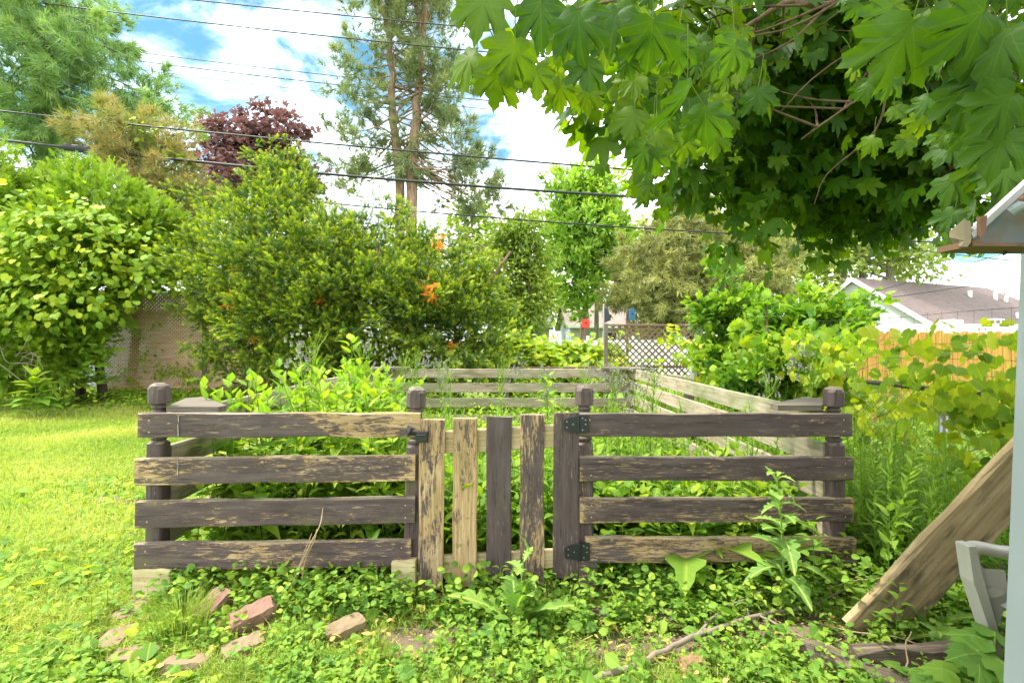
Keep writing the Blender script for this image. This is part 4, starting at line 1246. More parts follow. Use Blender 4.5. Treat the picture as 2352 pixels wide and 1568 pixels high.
g = np.random.default_rng(81)
sprig = [leafy_stem(.07, 9, T_ROUND, .027, g, .0013, .7, .3, petiole=.012).arrays() for _ in range(4)] + [leafy_stem(.10, 12, T_OVATE, .034, g, .0014, .6, .35, petiole=.008).arrays() for _ in range(4)] + [rosette(7, T_DOCK, .07, g, (.1, .9)).arrays(), rosette(8, T_SOW, .08, g, (.0, .8)).arrays()]
fx, fy = by_range(3600, -2.1, 2.5, 1.6, 3.0, 1.1)
k = (np.abs(fx) < fy * 1.1 + .3) & (GV.random(len(fx)) < clump(fx, fy) + .12 * (fy > 2.4)) & (clear_bricks(fx, fy, .125) | (GV.random(len(fx)) < .05))
p = np.c_[fx, fy][k]
plant_field('sprigs', 'cover_leaf', sprig, p, GV.uniform(.6, 1.5, len(p)) * np.where(p[:, 1] > 2.4, 1.35, 1), 'small leafy weed sprigs over the bare strip before the fence', 10, .35)

# single plants that stand out -------------------------------------------------
def thistle_parts(h, seed):
    g = np.random.default_rng(seed); a = leafy_stem(h, 34, T_LANCE, .13, g, .0055, .3, .75, petiole=0)
    hb = MB()
    for _ in range(15):
        v = g.uniform(.68, 1.); an = g.uniform(0, 6.3); l = g.uniform(.07, .20) * (1.25 - v * .5)
        p0 = np.array([0, 0, h * v]); p1 = p0 + np.array([np.cos(an) * l * .42, np.sin(an) * l * .42, l])
        for q in range(3):
            e = p1 + g.normal(0, .022, 3)
            V, Q = tube([p0, (p0 + e) / 2 + (0, 0, -.01), e], .0016, 3, tri=True); a.add(V, np.array(Q), .6)
            hb.add(*tube([e, e + (0, 0, .006), e + (0, 0, .014)], [.004, .0075, .005], 6))
            if g.random() < .75: hb.add(*tube([e + (0, 0, .0145), e + (0, 0, .022), e + (0, 0, .027)], [.004, .007, .0085], 6), mi=1)
    return a.mesh('stem', MAT['green_weed']), hb.mesh('blossoms', [MAT['flower_bud'], MAT['flower_head']])


TH = [thistle_parts(1., 60 + k) for k in range(3)]
for k, (px, py, d, lab) in enumerate([
        (720, 772, 3.75, 'tallest thistle, with wide spray of pale heads above the left rails'),
        (832, 782, 4.6, 'flowering thistle just right of the tallest leafy stalk on the left'),
        (912, 812, 6.2, 'thin thistle rising left of the second post, before the back rails'),
        (958, 808, 6.3, 'thin thistle rising right above the second post'),
        (1012, 830, 6.5, 'short thistle in front of the back rails, right of the second post'),
        (1030, 838, 6.0, 'lowest of the thistles at the left end of the back rails'),
        (1157, 822, 5.6, 'thistle standing midway along the back rails above the gate'),
        (1262, 850, 5.0, 'green thistle above the fourth picket'),
        (1355, 840, 5.8, 'thistle left of the back right corner board'),
        (1400, 838, 5.2, 'thistle rising in front of the back right corner'),
        (1488, 842, 4.6, 'bushy thistle leaning over the right side rail'),
        (1440, 862, 4.2, 'thistle between the third post and the right side rail'),
        (1835, 800, 4.6, 'tall pale green thistle outside the enclosure, left of the last post'),
        (1762, 862, 4.5, 'shorter pale thistle outside the right side rail')]):
    top = U(px, py, d); x, y = float(top[0]), float(top[1]); z = float(zg(x, y)); h = top[2] - z
    t = thing('thistle', lab, 'thistle', (x, y, z), 'flowering thistles in and beside the enclosure')
    sc = h / 1.06
    for me in TH[k % 3]:
        o = bpy.data.objects.new(me.name.split('.')[0], me); COL.objects.link(o); o.parent = t
        o.scale = (max(sc, .8) * 1.1, max(sc, .8) * 1.1, sc); o.rotation_euler = (GV.normal(0, .04), GV.normal(0, .04), k * 1.9)


def solo(name, lab, cat, x, y, mb, mat, S=1., rz=0., group=None, tilt=(0, 0)):
    o = place(name, mb.mesh(name, MAT[mat]), None, Matrix.Translation((x, y, float(zg(x, y)) - .005)) @ Matrix.Rotation(rz, 4, 'Z') @ Matrix.Rotation(tilt[0], 4, 'X') @ Matrix.Rotation(tilt[1], 4, 'Y') @ Matrix.Scale(S, 4))
    return tag(o, lab, cat, group)


g = np.random.default_rng(31)
solo('leafy_weed', 'tall yellow green leafy stalk topping the weeds on the left', 'weed', -1.36, 4.35, leafy_stem(1.40, 42, T_OVATE, .19, g, .007, .55, .2, petiole=.05), 'weed_leaf')
solo('leafy_weed', 'broad leaved stalk beside the tallest thistle', 'weed', -1.62, 3.85, leafy_stem(1.12, 30, T_OVATE, .19, g, .007, .6, .2, petiole=.05), 'weed_leaf')
solo('leafy_weed', 'small pale stalk at the left side rail, lowest of the leafy stalks', 'weed', -1.80, 3.55, leafy_stem(1.06, 16, T_OVATE, .12, g, .006, .7, .35, petiole=.03), 'weed_leaf')
solo('leafy_weed', 'leafy stalk spreading over the second post from the left', 'weed', -.98, 3.6, leafy_stem(1.02, 30, T_OVATE, .21, g, .007, .7, .15, petiole=.06), 'weed_leaf')
solo('leafy_weed', 'yellow green stalk above the gate, in front of the back rails', 'weed', .33, 4.7, leafy_stem(1.04, 26, T_OVATE, .17, g, .006, .5, .2, petiole=.05), 'weed_leaf')
sw = rosette(13, T_SOW, .30, g, (-.25, 1.25)); sw2 = leafy_stem(.30, 9, T_SOW, .17, g, .006, .5, .8, petiole=.0)
for V, (Fc, _), r, u in zip(sw2.V, sw2.Fs, sw2.rnd, sw2.uv): pass
solo('sow_thistle', 'large grey green sow thistle with lobed leaves growing before the gate', 'weed', .02, 2.47, sw, 'sow_leaf', 1.18, .6)
solo('sow_thistle', 'upright toothed stalk growing out of the big weed at the gate', 'weed', .04, 2.52, sw2, 'sow_leaf', 1.05, .2)
sw = leafy_stem(.70, 26, T_SOW, .215, g, .006, .35, .45, petiole=.0, start=.12)
solo('sow_thistle', 'tall toothed sow thistle standing before the right rails', 'weed', 1.36, 2.52, sw, 'sow_leaf', 1.0, 1.2)
for k, (px, py, s, lab) in enumerate([(1590, 1370, .8, 'drooping lobed weed right of the lower hinge'), (1900, 1400, .75, 'long leaved weed at the foot of the last post'), (1690, 1365, .7, 'lobed weed under the right rails'),
                                      (1240, 1400, .45, 'small lobed weed right of the big one at the gate'), (2130, 1470, .8, 'lobed weed growing over the leaning board'), (2075, 1500, .55, 'lobed weed at the bottom end of the leaning board'), (2215, 1440, .8, 'lobed weed between the leaning board and the chair')]):
    q = Pg(px, py, 0); solo('sow_thistle', lab, 'weed', float(q[0]), float(q[1]), rosette(9, T_DOCK if k % 2 else T_SOW, .33, g, (-.1, 1.0)), 'sow_leaf', s, k)
for k, (px, py, h, lab) in enumerate([(1388, 1335, .27, 'small round leaved sprig climbing in front of the lower hinge'), (982, 1340, .16, 'small toothed seedling at the foot of the first picket'), (1275, 1340, .12, 'grey green seedling at the foot of the fifth picket')]):
    q = Pg(px, py, 0); solo('seedling', lab, 'weed', float(q[0]), float(q[1]) - .02, leafy_stem(h, 14, T_ROUND, .055, g, .003, .7, .5, petiole=.012), 'green_weed')
q = U(85, 925, 8.6); solo('pokeweed', 'lush broad leaved plant before the hedge at the far left', 'shrub', q[0], q[1], leafy_stem(.72, 34, T_ELM, .30, g, .012, .7, .35, petiole=.1), 'weed_leaf', 1.0)
big = [(2260, 1548, 1.76, .30), (2285, 1462, 1.78, .24), (2150, 1552, 1.85, .16), (2245, 1500, 1.75, .2)]
mb = MB()
for k, (px, py, d, s) in enumerate(big):
    c = U(px, py, d)
    for j in range(6):
        a = j * 1.1 + k; tip = np.array([[math.cos(a), math.sin(a) * .8 - .2, .15]]); scatter(mb, T_GRAPE, [c + tip[0] * .03 * j * .5 + (0, 0, -.02 * j)], tip, np.array([[.1, -.4, 1.]]), [s * .5], [.2 + .1 * j])
    mb.add(*[np.array(q) for q in tube([c * (1, 1, 0) + (0, .02, 0), c], .004, 4, tri=True)], .2)
tag(mb.build('burdock', MAT['green_weed']), 'broad dark green leaves low in the corner by the shed wall', 'weed')

# ------------------------------------------------------------------ trees and hedges
BK = MAT


def zt(x, y): return float(zg(x, y)) - .1


def trunk_px(pts, d, r0, r1):
    return ([U(x, y, d + dz) if len(q) == 0 else U(x, y, d + dz) for (x, y, dz, *q) in pts], r0, r1)


def rooted(x, y): return np.array([x, y, zt(x, y) if math.hypot(x, y) < 30 else -.1])


# yew: a big shaggy evergreen with bright shoot tips
yl = [lobe(640, 500, 10.3, 70, 100, 1.), lobe(520, 620, 10.2, 85, 110, 1.), lobe(660, 640, 9.6, 170, 170, .8), lobe(800, 640, 9.9, 140, 120, .9), lobe(950, 660, 9.9, 115, 95, .9),
      lobe(1070, 700, 9.8, 75, 90, 1.), lobe(860, 720, 9.4, 190, 120, .7), lobe(700, 760, 9.5, 150, 100, .8), lobe(1000, 770, 9.5, 150, 90, .8), lobe(560, 720, 9.9, 100, 90, .8),
      lobe(625, 392, 10.4, 22, 55, 1.), lobe(955, 550, 10.2, 35, 40, 1.), lobe(855, 525, 10.3, 35, 45, 1.), lobe(1100, 645, 10.2, 30, 35, 1), lobe(450, 600, 10.5, 40, 60, 1.), lobe(745, 470, 10.6, 24, 45, 1),
      lobe(485, 480, 10.6, 22, 50, 1), lobe(690, 430, 10.6, 24, 40, 1), lobe(560, 500, 10.5, 25, 40, 1), lobe(905, 505, 10.4, 16, 28, 1), lobe(1020, 595, 10.4, 22, 30, 1), lobe(560, 850, 9.6, 60, 60, .8), lobe(760, 850, 9.4, 160, 45, .7), lobe(1050, 850, 9.5, 100, 40, .7)]


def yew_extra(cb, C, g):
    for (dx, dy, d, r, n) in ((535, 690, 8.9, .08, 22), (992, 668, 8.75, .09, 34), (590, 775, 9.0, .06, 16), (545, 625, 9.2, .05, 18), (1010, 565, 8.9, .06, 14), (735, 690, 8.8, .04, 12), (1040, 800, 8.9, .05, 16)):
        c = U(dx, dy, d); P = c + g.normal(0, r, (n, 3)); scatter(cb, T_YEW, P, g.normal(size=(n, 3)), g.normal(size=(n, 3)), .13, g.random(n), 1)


def lit_top(P, rn): return rn


base = rooted(-2.9, 10.2)
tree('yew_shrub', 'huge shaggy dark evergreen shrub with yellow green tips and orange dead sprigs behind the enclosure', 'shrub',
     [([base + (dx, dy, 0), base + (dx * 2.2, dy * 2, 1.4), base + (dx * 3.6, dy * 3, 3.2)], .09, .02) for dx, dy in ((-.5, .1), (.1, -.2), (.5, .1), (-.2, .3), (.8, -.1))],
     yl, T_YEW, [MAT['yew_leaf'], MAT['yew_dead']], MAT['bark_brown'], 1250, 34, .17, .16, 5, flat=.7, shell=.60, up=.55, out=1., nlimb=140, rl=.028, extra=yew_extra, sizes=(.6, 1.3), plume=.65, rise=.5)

# left hedge: thuja overgrown with grape vine
tl = [lobe(230, 520, 10.6, 110, 95, 1.), lobe(330, 560, 10.6, 70, 80, 1.), lobe(80, 530, 10.8, 110, 105, 1.), lobe(140, 640, 10.0, 130, 120, .8), lobe(60, 760, 9.8, 140, 120, .8),
      lobe(150, 800, 9.9, 60, 100, .8), lobe(195, 425, 10.8, 30, 40, 1.), lobe(310, 610, 10.6, 50, 40, .8), lobe(-60, 600, 10.4, 120, 300, .8), lobe(375, 600, 11.2, 40, 50, .8)]
b0 = rooted(-8.6, 10.6)
thuja = tree('thuja_hedge', 'tall bright green arborvitae clump smothered in vine at the left edge', 'hedge',
     [([b0 + (k * .8, .2 * (k % 2), 0), b0 + (k * .85, .1, 2.), b0 + (k * .8, 0, 4.2)], .10, .02) for k in (-2.2, -1.4, -.8, -.3)],
     tl, T_THUJA, MAT['thuja_leaf'], MAT['bark_dark'], 900, 26, .17, .20, 6, flat=.9, shell=.68, up=.3, out=1., droop=.1, nlimb=70, rl=.03, plume=.45, rise=.7)
gv = MB(); g = np.random.default_rng(9)
P, tip, nor, rn, C, tone = crown_points([lobe(120, 560, 9.2, 150, 130, .35), lobe(300, 590, 9.7, 110, 70, .4), lobe(60, 660, 9.0, 110, 90, .35), lobe(160, 690, 9.2, 100, 60, .35), lobe(330, 635, 10.1, 70, 35, .4),
                                        lobe(40, 470, 10.2, 60, 40, .5), lobe(350, 310, 13.4, 40, 40, .5), lobe(400, 390, 13.4, 22, 60, .5)], 150, 12, .22, .7, .6, .5, .35, g)
nor = nrm(nor + np.array([-.1, -.7, .3]))
scatter(gv, T_GRAPE + T_ROUND, P, nrm(tip + np.array([0, -.3, -.7])), nor, .115 * g.uniform(.6, 1.3, len(P)), rn)
tag(gv.build('grape_vine', MAT['vine_leaf']), 'wild grape vine with pale round leaves covering the left hedge', 'vine')
dt = MB()
for k in range(14):
    a = U(g.uniform(-10, 110), g.uniform(800, 880), 8.9); e = a + np.array([g.uniform(-.5, .6), g.uniform(-.3, .1), g.uniform(-.25, .5)])
    dt.add(*tube(smooth_path([a, (a + e) / 2 + g.normal(0, .06, 3), e], 4), np.linspace(.009, .003, 9), 4))
tag(dt.build('dead_twigs', MAT['twig']), 'bare grey twigs sticking out of the lower left hedge', 'twigs')

# white pine, far left
w0 = rooted(-14.6, 16.5)
tree('white_pine', 'tall soft needled pine at the far left, reaching out of the frame', 'tree', [([w0, U(110, 420, 16.4), U(90, 160, 16.3), U(130, 40, 16.2), U(140, -120, 16.2)], .26, .07)],
     [lobe(60, 60, 16, 150, 90, 1), lobe(180, 60, 16, 90, 80, 1), lobe(110, 190, 16, 210, 55, .9), lobe(250, 180, 15.6, 120, 45, .9), lobe(40, 240, 16, 150, 55, .9), lobe(280, 245, 15.8, 130, 32, .9), lobe(140, 275, 15.6, 170, 45, .8),
      lobe(60, 330, 16, 150, 40, .8), lobe(230, 30, 16.3, 40, 40, 1), lobe(40, -60, 16, 160, 70, 1), lobe(350, 265, 15.8, 70, 20, .8), lobe(190, 110, 15.4, 120, 40, .8)],
     T_PINE, MAT['white_pine_needle'], MAT['bark_dark'], 270, 22, .22, .34, 7, flat=.5, shell=.35, up=.5, nlimb=110, rl=.05, plume=.9, rise=.1)
w1 = rooted(-10.2, 13.5)
tree('browning_conifer', 'half dead conifer with rusty brown needles behind the left hedge', 'tree', [([w1, U(330, 520, 13.4), U(320, 360, 13.4)], .12, .03)],
     [lobe(330, 370, 13.3, 85, 55, .9), lobe(300, 310, 13.3, 100, 35, .9), lobe(400, 440, 13.4, 50, 80, .9), lobe(420, 520, 13.4, 60, 60, .9), lobe(250, 320, 13.2, 60, 30, .8), lobe(330, 450, 13.3, 70, 50, .8)],
     T_PINE, MAT['brown_needle'], MAT['bark_dark'], 130, 20, .22, .28, 17, flat=.5, shell=.4, up=.5, nlimb=70, rl=.035, plume=.6, rise=.1)

# purple leaved maple
r0 = rooted(-13.2, 25)
tree('purple_maple', 'round crowned purple leaved tree against the clouds', 'tree', [([r0, U(575, 480, 25), U(600, 330, 25)], .22, .04)],
     [lobe(615, 300, 25, 60, 55), lobe(540, 320, 25, 60, 50), lobe(650, 340, 25, 75, 60), lobe(560, 380, 25, 100, 60), lobe(500, 400, 25, 60, 55), lobe(680, 410, 25, 65, 60), lobe(590, 450, 25, 130, 55), lobe(470, 460, 25, 40, 45), lobe(495, 300, 25, 28, 18)],
     T_MAPLE, MAT['red_leaf'], MAT['bark_dark'], 280, 26, .30, .23, 8, flat=.6, shell=.5, up=.5, nlimb=60, rl=.07)

# twin stemmed Scots pine
pb = rooted(-4.6, 20)
tree('scots_pine', 'tall open pine with two pinkish trunks in the middle of the sky', 'tree',
     [([rooted(-4.6, 20), U(920, 440, 20), U(906, 300, 20), U(898, 170, 20), U(890, 40, 20), U(880, -90, 20)], .22, .07), ([rooted(-3.9, 20.1), U(945, 440, 20), U(955, 280, 20), U(962, 170, 20), U(972, 60, 20), U(978, -110, 20)], .26, .08)],
     [lobe(870, 60, 20, 70, 60), lobe(960, 30, 20, 90, 60), lobe(830, 150, 20, 60, 40), lobe(800, 175, 20, 50, 38), lobe(990, 120, 20, 85, 55), lobe(1030, 200, 20, 60, 50), lobe(930, 110, 20, 60, 50), lobe(820, 240, 20, 60, 28), lobe(1030, 240, 20, 60, 32),
      lobe(820, 320, 20, 55, 38), lobe(1050, 310, 20, 65, 48), lobe(870, 370, 20, 70, 30), lobe(1000, 370, 20, 110, 40), lobe(1090, 380, 20, 30, 26), lobe(1060, 440, 20, 110, 35), lobe(1110, 465, 20, 60, 28), lobe(900, -50, 20, 110, 60), lobe(1000, -50, 20, 90, 60), lobe(960, 240, 20, 50, 70), lobe(850, 280, 20, 40, 30), lobe(820, 410, 20, 50, 30)],
     T_PINE, MAT['pine_needle'], MAT['bark_pine'], 270, 17, .22, .38, 9, flat=.6, shell=.45, up=.35, out=1.1, nlimb=150, rl=.05, sag=-.02, plume=.7, rise=.5)

# maples, spruce, elder and the far row
m0 = rooted(3.2, 22)
tree('silver_maple', 'bright green upright tree in the centre distance', 'tree', [([m0, U(1345, 640, 22), U(1340, 480, 22), U(1335, 420, 22)], .16, .04), ([m0 + (.5, 0, 0), U(1372, 660, 22), U(1380, 500, 22)], .13, .04)],
     [lobe(1310, 450, 22, 60, 50), lobe(1375, 440, 22, 50, 48), lobe(1340, 520, 22, 100, 60), lobe(1285, 580, 22, 35, 50), lobe(1390, 590, 22, 60, 65), lobe(1330, 620, 22, 75, 70), lobe(1345, 690, 22, 50, 40), lobe(1410, 590, 22, 25, 40), lobe(1300, 420, 22, 20, 28), lobe(1395, 415, 22, 20, 25)],
     T_ELM, MAT['bright_leaf'], MAT['bark_grey'], 300, 40, .24, .24, 10, flat=.85, shell=.45, up=.5, nlimb=60, rl=.05, plume=.8, rise=1.)
e0 = rooted(.6, 15)
tree('box_elder', 'loose yellow green tree between the pine and the bright maple', 'tree', [([e0, U(1215, 660, 15), U(1200, 540, 15)], .10, .03)],
     [lobe(1190, 540, 15, 50, 45), lobe(1225, 590, 15, 38, 35), lobe(1180, 620, 15, 50, 50), lobe(1230, 670, 15, 40, 45), lobe(1150, 690, 15, 50, 50), lobe(1200, 720, 15, 60, 35), lobe(1205, 510, 15, 20, 22), lobe(1150, 560, 15, 35, 40)],
     T_ELM, MAT['elder_leaf'], MAT['bark_brown'], 230, 34, .20, .14, 11, flat=.7, shell=.45, up=.5, nlimb=60, rl=.03)
s0 = rooted(6.3, 18)
tree('spruce', 'wide grey green spruce with drooping brownish boughs right of centre', 'tree', [([s0, U(1590, 640, 18), U(1600, 420, 18)], .16, .03)],
     [lobe(1600, 450, 18, 50, 40), lobe(1590, 510, 18, 90, 45), lobe(1550, 570, 18, 120, 45), lobe(1650, 580, 18, 110, 45), lobe(1500, 640, 18, 110, 45), lobe(1620, 650, 18, 150, 50), lobe(1730, 650, 18, 90, 50), lobe(1560, 700, 18, 150, 45), lobe(1450, 680, 18, 60, 35), lobe(1700, 710, 18, 110, 40), lobe(1780, 590, 18, 60, 40)],
     T_SPRUCE, MAT['spruce_needle'], MAT['bark_dark'], 460, 28, .22, .28, 12, flat=.5, shell=.45, up=.3, droop=.3, nlimb=110, rl=.04, sag=-.06, plume=.8, rise=.0)
f0 = rooted(20, 31)
tree('far_maple', 'big pale green tree with grey forked trunks behind the house roof', 'tree',
     [([rooted(20., 31), U(1935, 620, 31), U(1943, 540, 31), U(1930, 440, 31)], .34, .1), ([rooted(21.2, 31), U(1982, 600, 31), U(1990, 540, 31), U(2010, 440, 31)], .26, .09), ([rooted(23, 31), U(2045, 620, 31), U(2065, 560, 31), U(2110, 440, 31)], .30, .1)],
     [lobe(1800, 500, 31, 80, 60), lobe(1900, 480, 31, 100, 60), lobe(2020, 500, 31, 90, 60), lobe(2090, 560, 31, 60, 40), lobe(1850, 590, 31, 90, 50), lobe(1960, 590, 31, 60, 35), lobe(2080, 610, 31, 50, 30), lobe(1760, 560, 31, 60, 70), lobe(1990, 420, 31, 160, 60), lobe(1870, 650, 30, 60, 40), lobe(2100, 490, 31, 50, 40)],
     T_ELM, MAT['far_leaf'], MAT['bark_grey'], 520, 26, .60, .34, 13, flat=.6, shell=.45, up=.5, nlimb=60, rl=.10)
f1 = rooted(7.5, 30)
tree('far_tree', 'pale green tree filling the gap between the bright maple and the spruce', 'tree', [([f1, U(1480, 640, 30), U(1480, 520, 30)], .25, .06)],
     [lobe(1480, 570, 30, 45, 50), lobe(1450, 650, 30, 60, 60), lobe(1530, 540, 30, 40, 40), lobe(1250, 690, 30, 60, 50), lobe(1700, 520, 32, 60, 70), lobe(1730, 620, 32, 90, 80)],
     T_ELM, MAT['far_leaf'], MAT['bark_grey'], 210, 26, .65, .38, 14, shell=.45, up=.5, nlimb=30, rl=.08)
f2 = rooted(-1., 27)
tree('far_tree', 'low green tree seen under the pine, right of the yew', 'tree', [([f2, U(1120, 640, 27), U(1110, 560, 27)], .2, .05)],
     [lobe(1110, 600, 27, 50, 60), lobe(1150, 700, 27, 70, 50), lobe(1080, 520, 27, 40, 50)], T_ELM, MAT['elder_leaf'], MAT['bark_grey'], 90, 26, .5, .34, 15, shell=.45, up=.5, nlimb=20, rl=.06)
f3 = rooted(-10, 30)
tree('far_tree', 'green tree low behind the yew and the purple maple', 'tree', [([f3, U(700, 620, 30), U(690, 520, 30)], .2, .05)],
     [lobe(700, 600, 30, 120, 70), lobe(520, 620, 30, 100, 90), lobe(860, 620, 30, 100, 90)], T_ELM, MAT['elder_leaf'], MAT['bark_grey'], 120, 24, .7, .42, 18, shell=.45, up=.5, nlimb=10, rl=.06)
for k, (px, w, lab) in enumerate(((1925, 16, 'leftmost of three small conical evergreens before the house gable'), (1950, 11, 'middle small conical evergreen before the house gable'), (1975, 14, 'rightmost small conical evergreen, beside the gable window'))):
    b = U(px, 784, 19.); b[2] = 0
    tree('cone_evergreen', lab, 'tree', [([b, (b[0], b[1], 2.6)], .05, .02)], [lobe(px, 700, 19, w * .65, 24), lobe(px, 735, 19, w, 30), lobe(px, 765, 19, w, 40)], T_THUJA, MAT['thuja_leaf'], MAT['bark_brown'], 60, 22, .09, .16, 30 + k, shell=.6, nlimb=3, rl=.01, group='small conical evergreens by the house')

# saplings and shrubs along the right boundary
for k, (nm, px, py, d, lobes, lab) in enumerate((
        ('sapling', 1680, 880, 7.4, [lobe(1668, 640, 7.4, 14, 45), lobe(1640, 735, 7.3, 30, 35), lobe(1690, 730, 7.3, 40, 40), lobe(1670, 830, 7.2, 40, 45), lobe(1710, 830, 7.0, 45, 50), lobe(1745, 710, 7.4, 20, 30)], 'slender sapling with a tall leading shoot over the old wooden frame'),
        ('sapling', 1860, 880, 6.4, [lobe(1850, 668, 6.4, 14, 32), lobe(1850, 735, 6.3, 50, 40), lobe(1930, 755, 6.2, 45, 35), lobe(1800, 780, 6.3, 60, 60), lobe(1870, 820, 6.0, 80, 60), lobe(1975, 715, 6.4, 22, 18)], 'broad leaved mulberry sapling, right of the slender one'),
        ('sapling', 1760, 900, 6.0, [lobe(1780, 850, 5.9, 90, 55), lobe(1850, 880, 5.7, 80, 45), lobe(1720, 890, 6.0, 60, 40)], 'dark low shrub outside the right side rail'))):
    c = U(px, py, d); b = rooted(c[0], c[1])
    tree(nm, lab, 'shrub', [([b, b + (.02, 0, .8), U(lobes[0][0] * 0 + px, 700, d)], .03, .008), ([b, b + (.15, -.05, .6), U(px + 40, 760, d)], .02, .006)], lobes, T_OVATE + T_GRAPE, MAT['sapling_leaf'], MAT['bark_brown'],
         (120, 150, 100)[k], 20, .10, .092, 40 + k, flat=.8, shell=.35, up=.6, droop=.2, nlimb=60, rl=.010, plume=.38, rise=1.1)

# grape vine over the wire fence
gv = MB(); g = np.random.default_rng(13)
n = 6800
y = g.uniform(2.9, 8.6, n); z = np.clip(g.normal(.82, .36, n), .05, 1.30 + .2 * g.random(n)); x = 3.35 + g.normal(0, .14, n) - .15 * (z > 1) + .1 * np.sin(y * 3)
keep = g.random(n) < np.clip(.35 + .5 * np.sin(y * 2.2 + 1) + .25 * (y > 4.2), .12, 1) * np.where((z < .85) & (y < 4.8), .6, 1) * np.where((z > .95) & (y < 4.1), .65, 1); x, y, z = x[keep], y[keep], z[keep]; n = len(x)
nor = nrm(np.c_[g.normal(-.6, .5, n), g.normal(-.5, .5, n), g.normal(.45, .4, n)]); tip = np.c_[g.normal(0, .5, n), g.normal(0, .5, n), g.normal(-.6, .4, n)]
scatter(gv, T_GRAPE, np.c_[x, y, z], tip, nor, np.where(y < 4.8, .085, .115) * g.uniform(.5, 1.35, n), g.random(n))
for k in range(130):
    a = np.array([3.35 + g.normal(0, .06), g.uniform(3., 8), g.uniform(.1, 1.1)]); e = a + np.array([g.normal(0, .12), g.normal(0, .6), g.uniform(.1, .7)])
    V, Q = tube(smooth_path([a, (a + e) / 2 + g.normal(0, .09, 3), e], 4), np.linspace(.004, .0015, 9), 3, tri=True); gv.add(V, np.array(Q), .1, mi=1)
for (px, py, d, s) in ((2010, 745, 4.6, .13), (2240, 768, 3.6, .15), (2150, 735, 3.7, .10), (2178, 745, 3.7, .09), (2300, 740, 3.6, .08), (2190, 770, 3.7, .12), (2270, 735, 3.65, .07), (1985, 750, 4.6, .16), (2050, 765, 4.4, .15)):
    scatter(gv, T_GRAPE, [U(px, py, d)], g.normal(size=(1, 3)) * .6 + (0.5, 0, -.3), np.array([[-.2, -.8, .6]]), [s], [.9])
for (p0, p1, p2) in (((2120, 800, 3.75), (2128, 760, 3.75), (2118, 728, 3.75)), ((2230, 790, 3.65), (2262, 745, 3.65), (2300, 738, 3.62)), ((2080, 790, 4.2), (2085, 755, 4.2), (2095, 742, 4.2))):
    V, Q = tube(smooth_path([U(*p0), U(*p1), U(*p2)], 5), .0025, 3, tri=True); gv.add(V, np.array(Q), .6, mi=1)
tag(gv.build('grape_vine', [MAT['grape_leaf'], MAT['dry_stem']]), 'yellow green grape vine trailing over the wire fence on the right', 'vine')

# vine hedge along the back
gv = MB(); g = np.random.default_rng(14)
P, tip, nor, rn, C, tone = crown_points([lobe(1190, 808, 11.2, 50, 36, .8), lobe(1260, 822, 11., 70, 32, .8), lobe(1340, 828, 11., 55, 30, .7), lobe(1385, 832, 10.8, 25, 30, .7), lobe(1240, 860, 10.8, 110, 30, .7), lobe(1370, 860, 10.7, 80, 30, .7)], 210, 22, .16, .8, .55, .4, .3, g)
scatter(gv, T_GRAPE, P, nrm(tip + np.array([0, -.3, -.5])), nrm(nor + np.array([0, -.5, .3])), .135 * g.uniform(.6, 1.3, len(P)), rn)
tag(gv.build('vine_hedge', MAT['grape_leaf']), 'low hedge of bright grape leaves along the back boundary', 'hedge')
gv = MB()
P, tip, nor, rn, C, tone = crown_points([lobe(1490, 770, 9.3, 90, 22, .3), lobe(1470, 850, 9.3, 70, 40, .3), lobe(1560, 800, 9.2, 40, 50, .3)], 15, 6, .12, .8, .5, .4, .3, g)
scatter(gv, T_GRAPE, P, nrm(tip + np.array([0, -.3, -.5])), nrm(nor + np.array([0, -.5, .3])), .11 * g.uniform(.6, 1.3, len(P)), rn)
tag(gv.build('creeper', MAT['grape_leaf']), 'thin creeper on the dark brown lattice', 'vine')
gv = MB()
P, tip, nor, rn, C, tone = crown_points([lobe(335, 780, 11.35, 14, 60, .3), lobe(300, 860, 11.35, 20, 30, .3), lobe(425, 860, 11.3, 45, 20, .3), lobe(370, 850, 11.35, 25, 18, .3), lobe(400, 700, 11.3, 30, 18, .3)], 40, 9, .10, .8, .5, .4, .3, g)
scatter(gv, T_OVATE, P, nrm(tip + np.array([0, -.3, -.5])), nrm(nor + np.array([0, -.5, .3])), .09 * g.uniform(.6, 1.3, len(P)), rn)
tag(gv.build('creeper', MAT['vine_leaf']), 'sparse leafy creeper climbing the pale privacy lattice', 'vine')

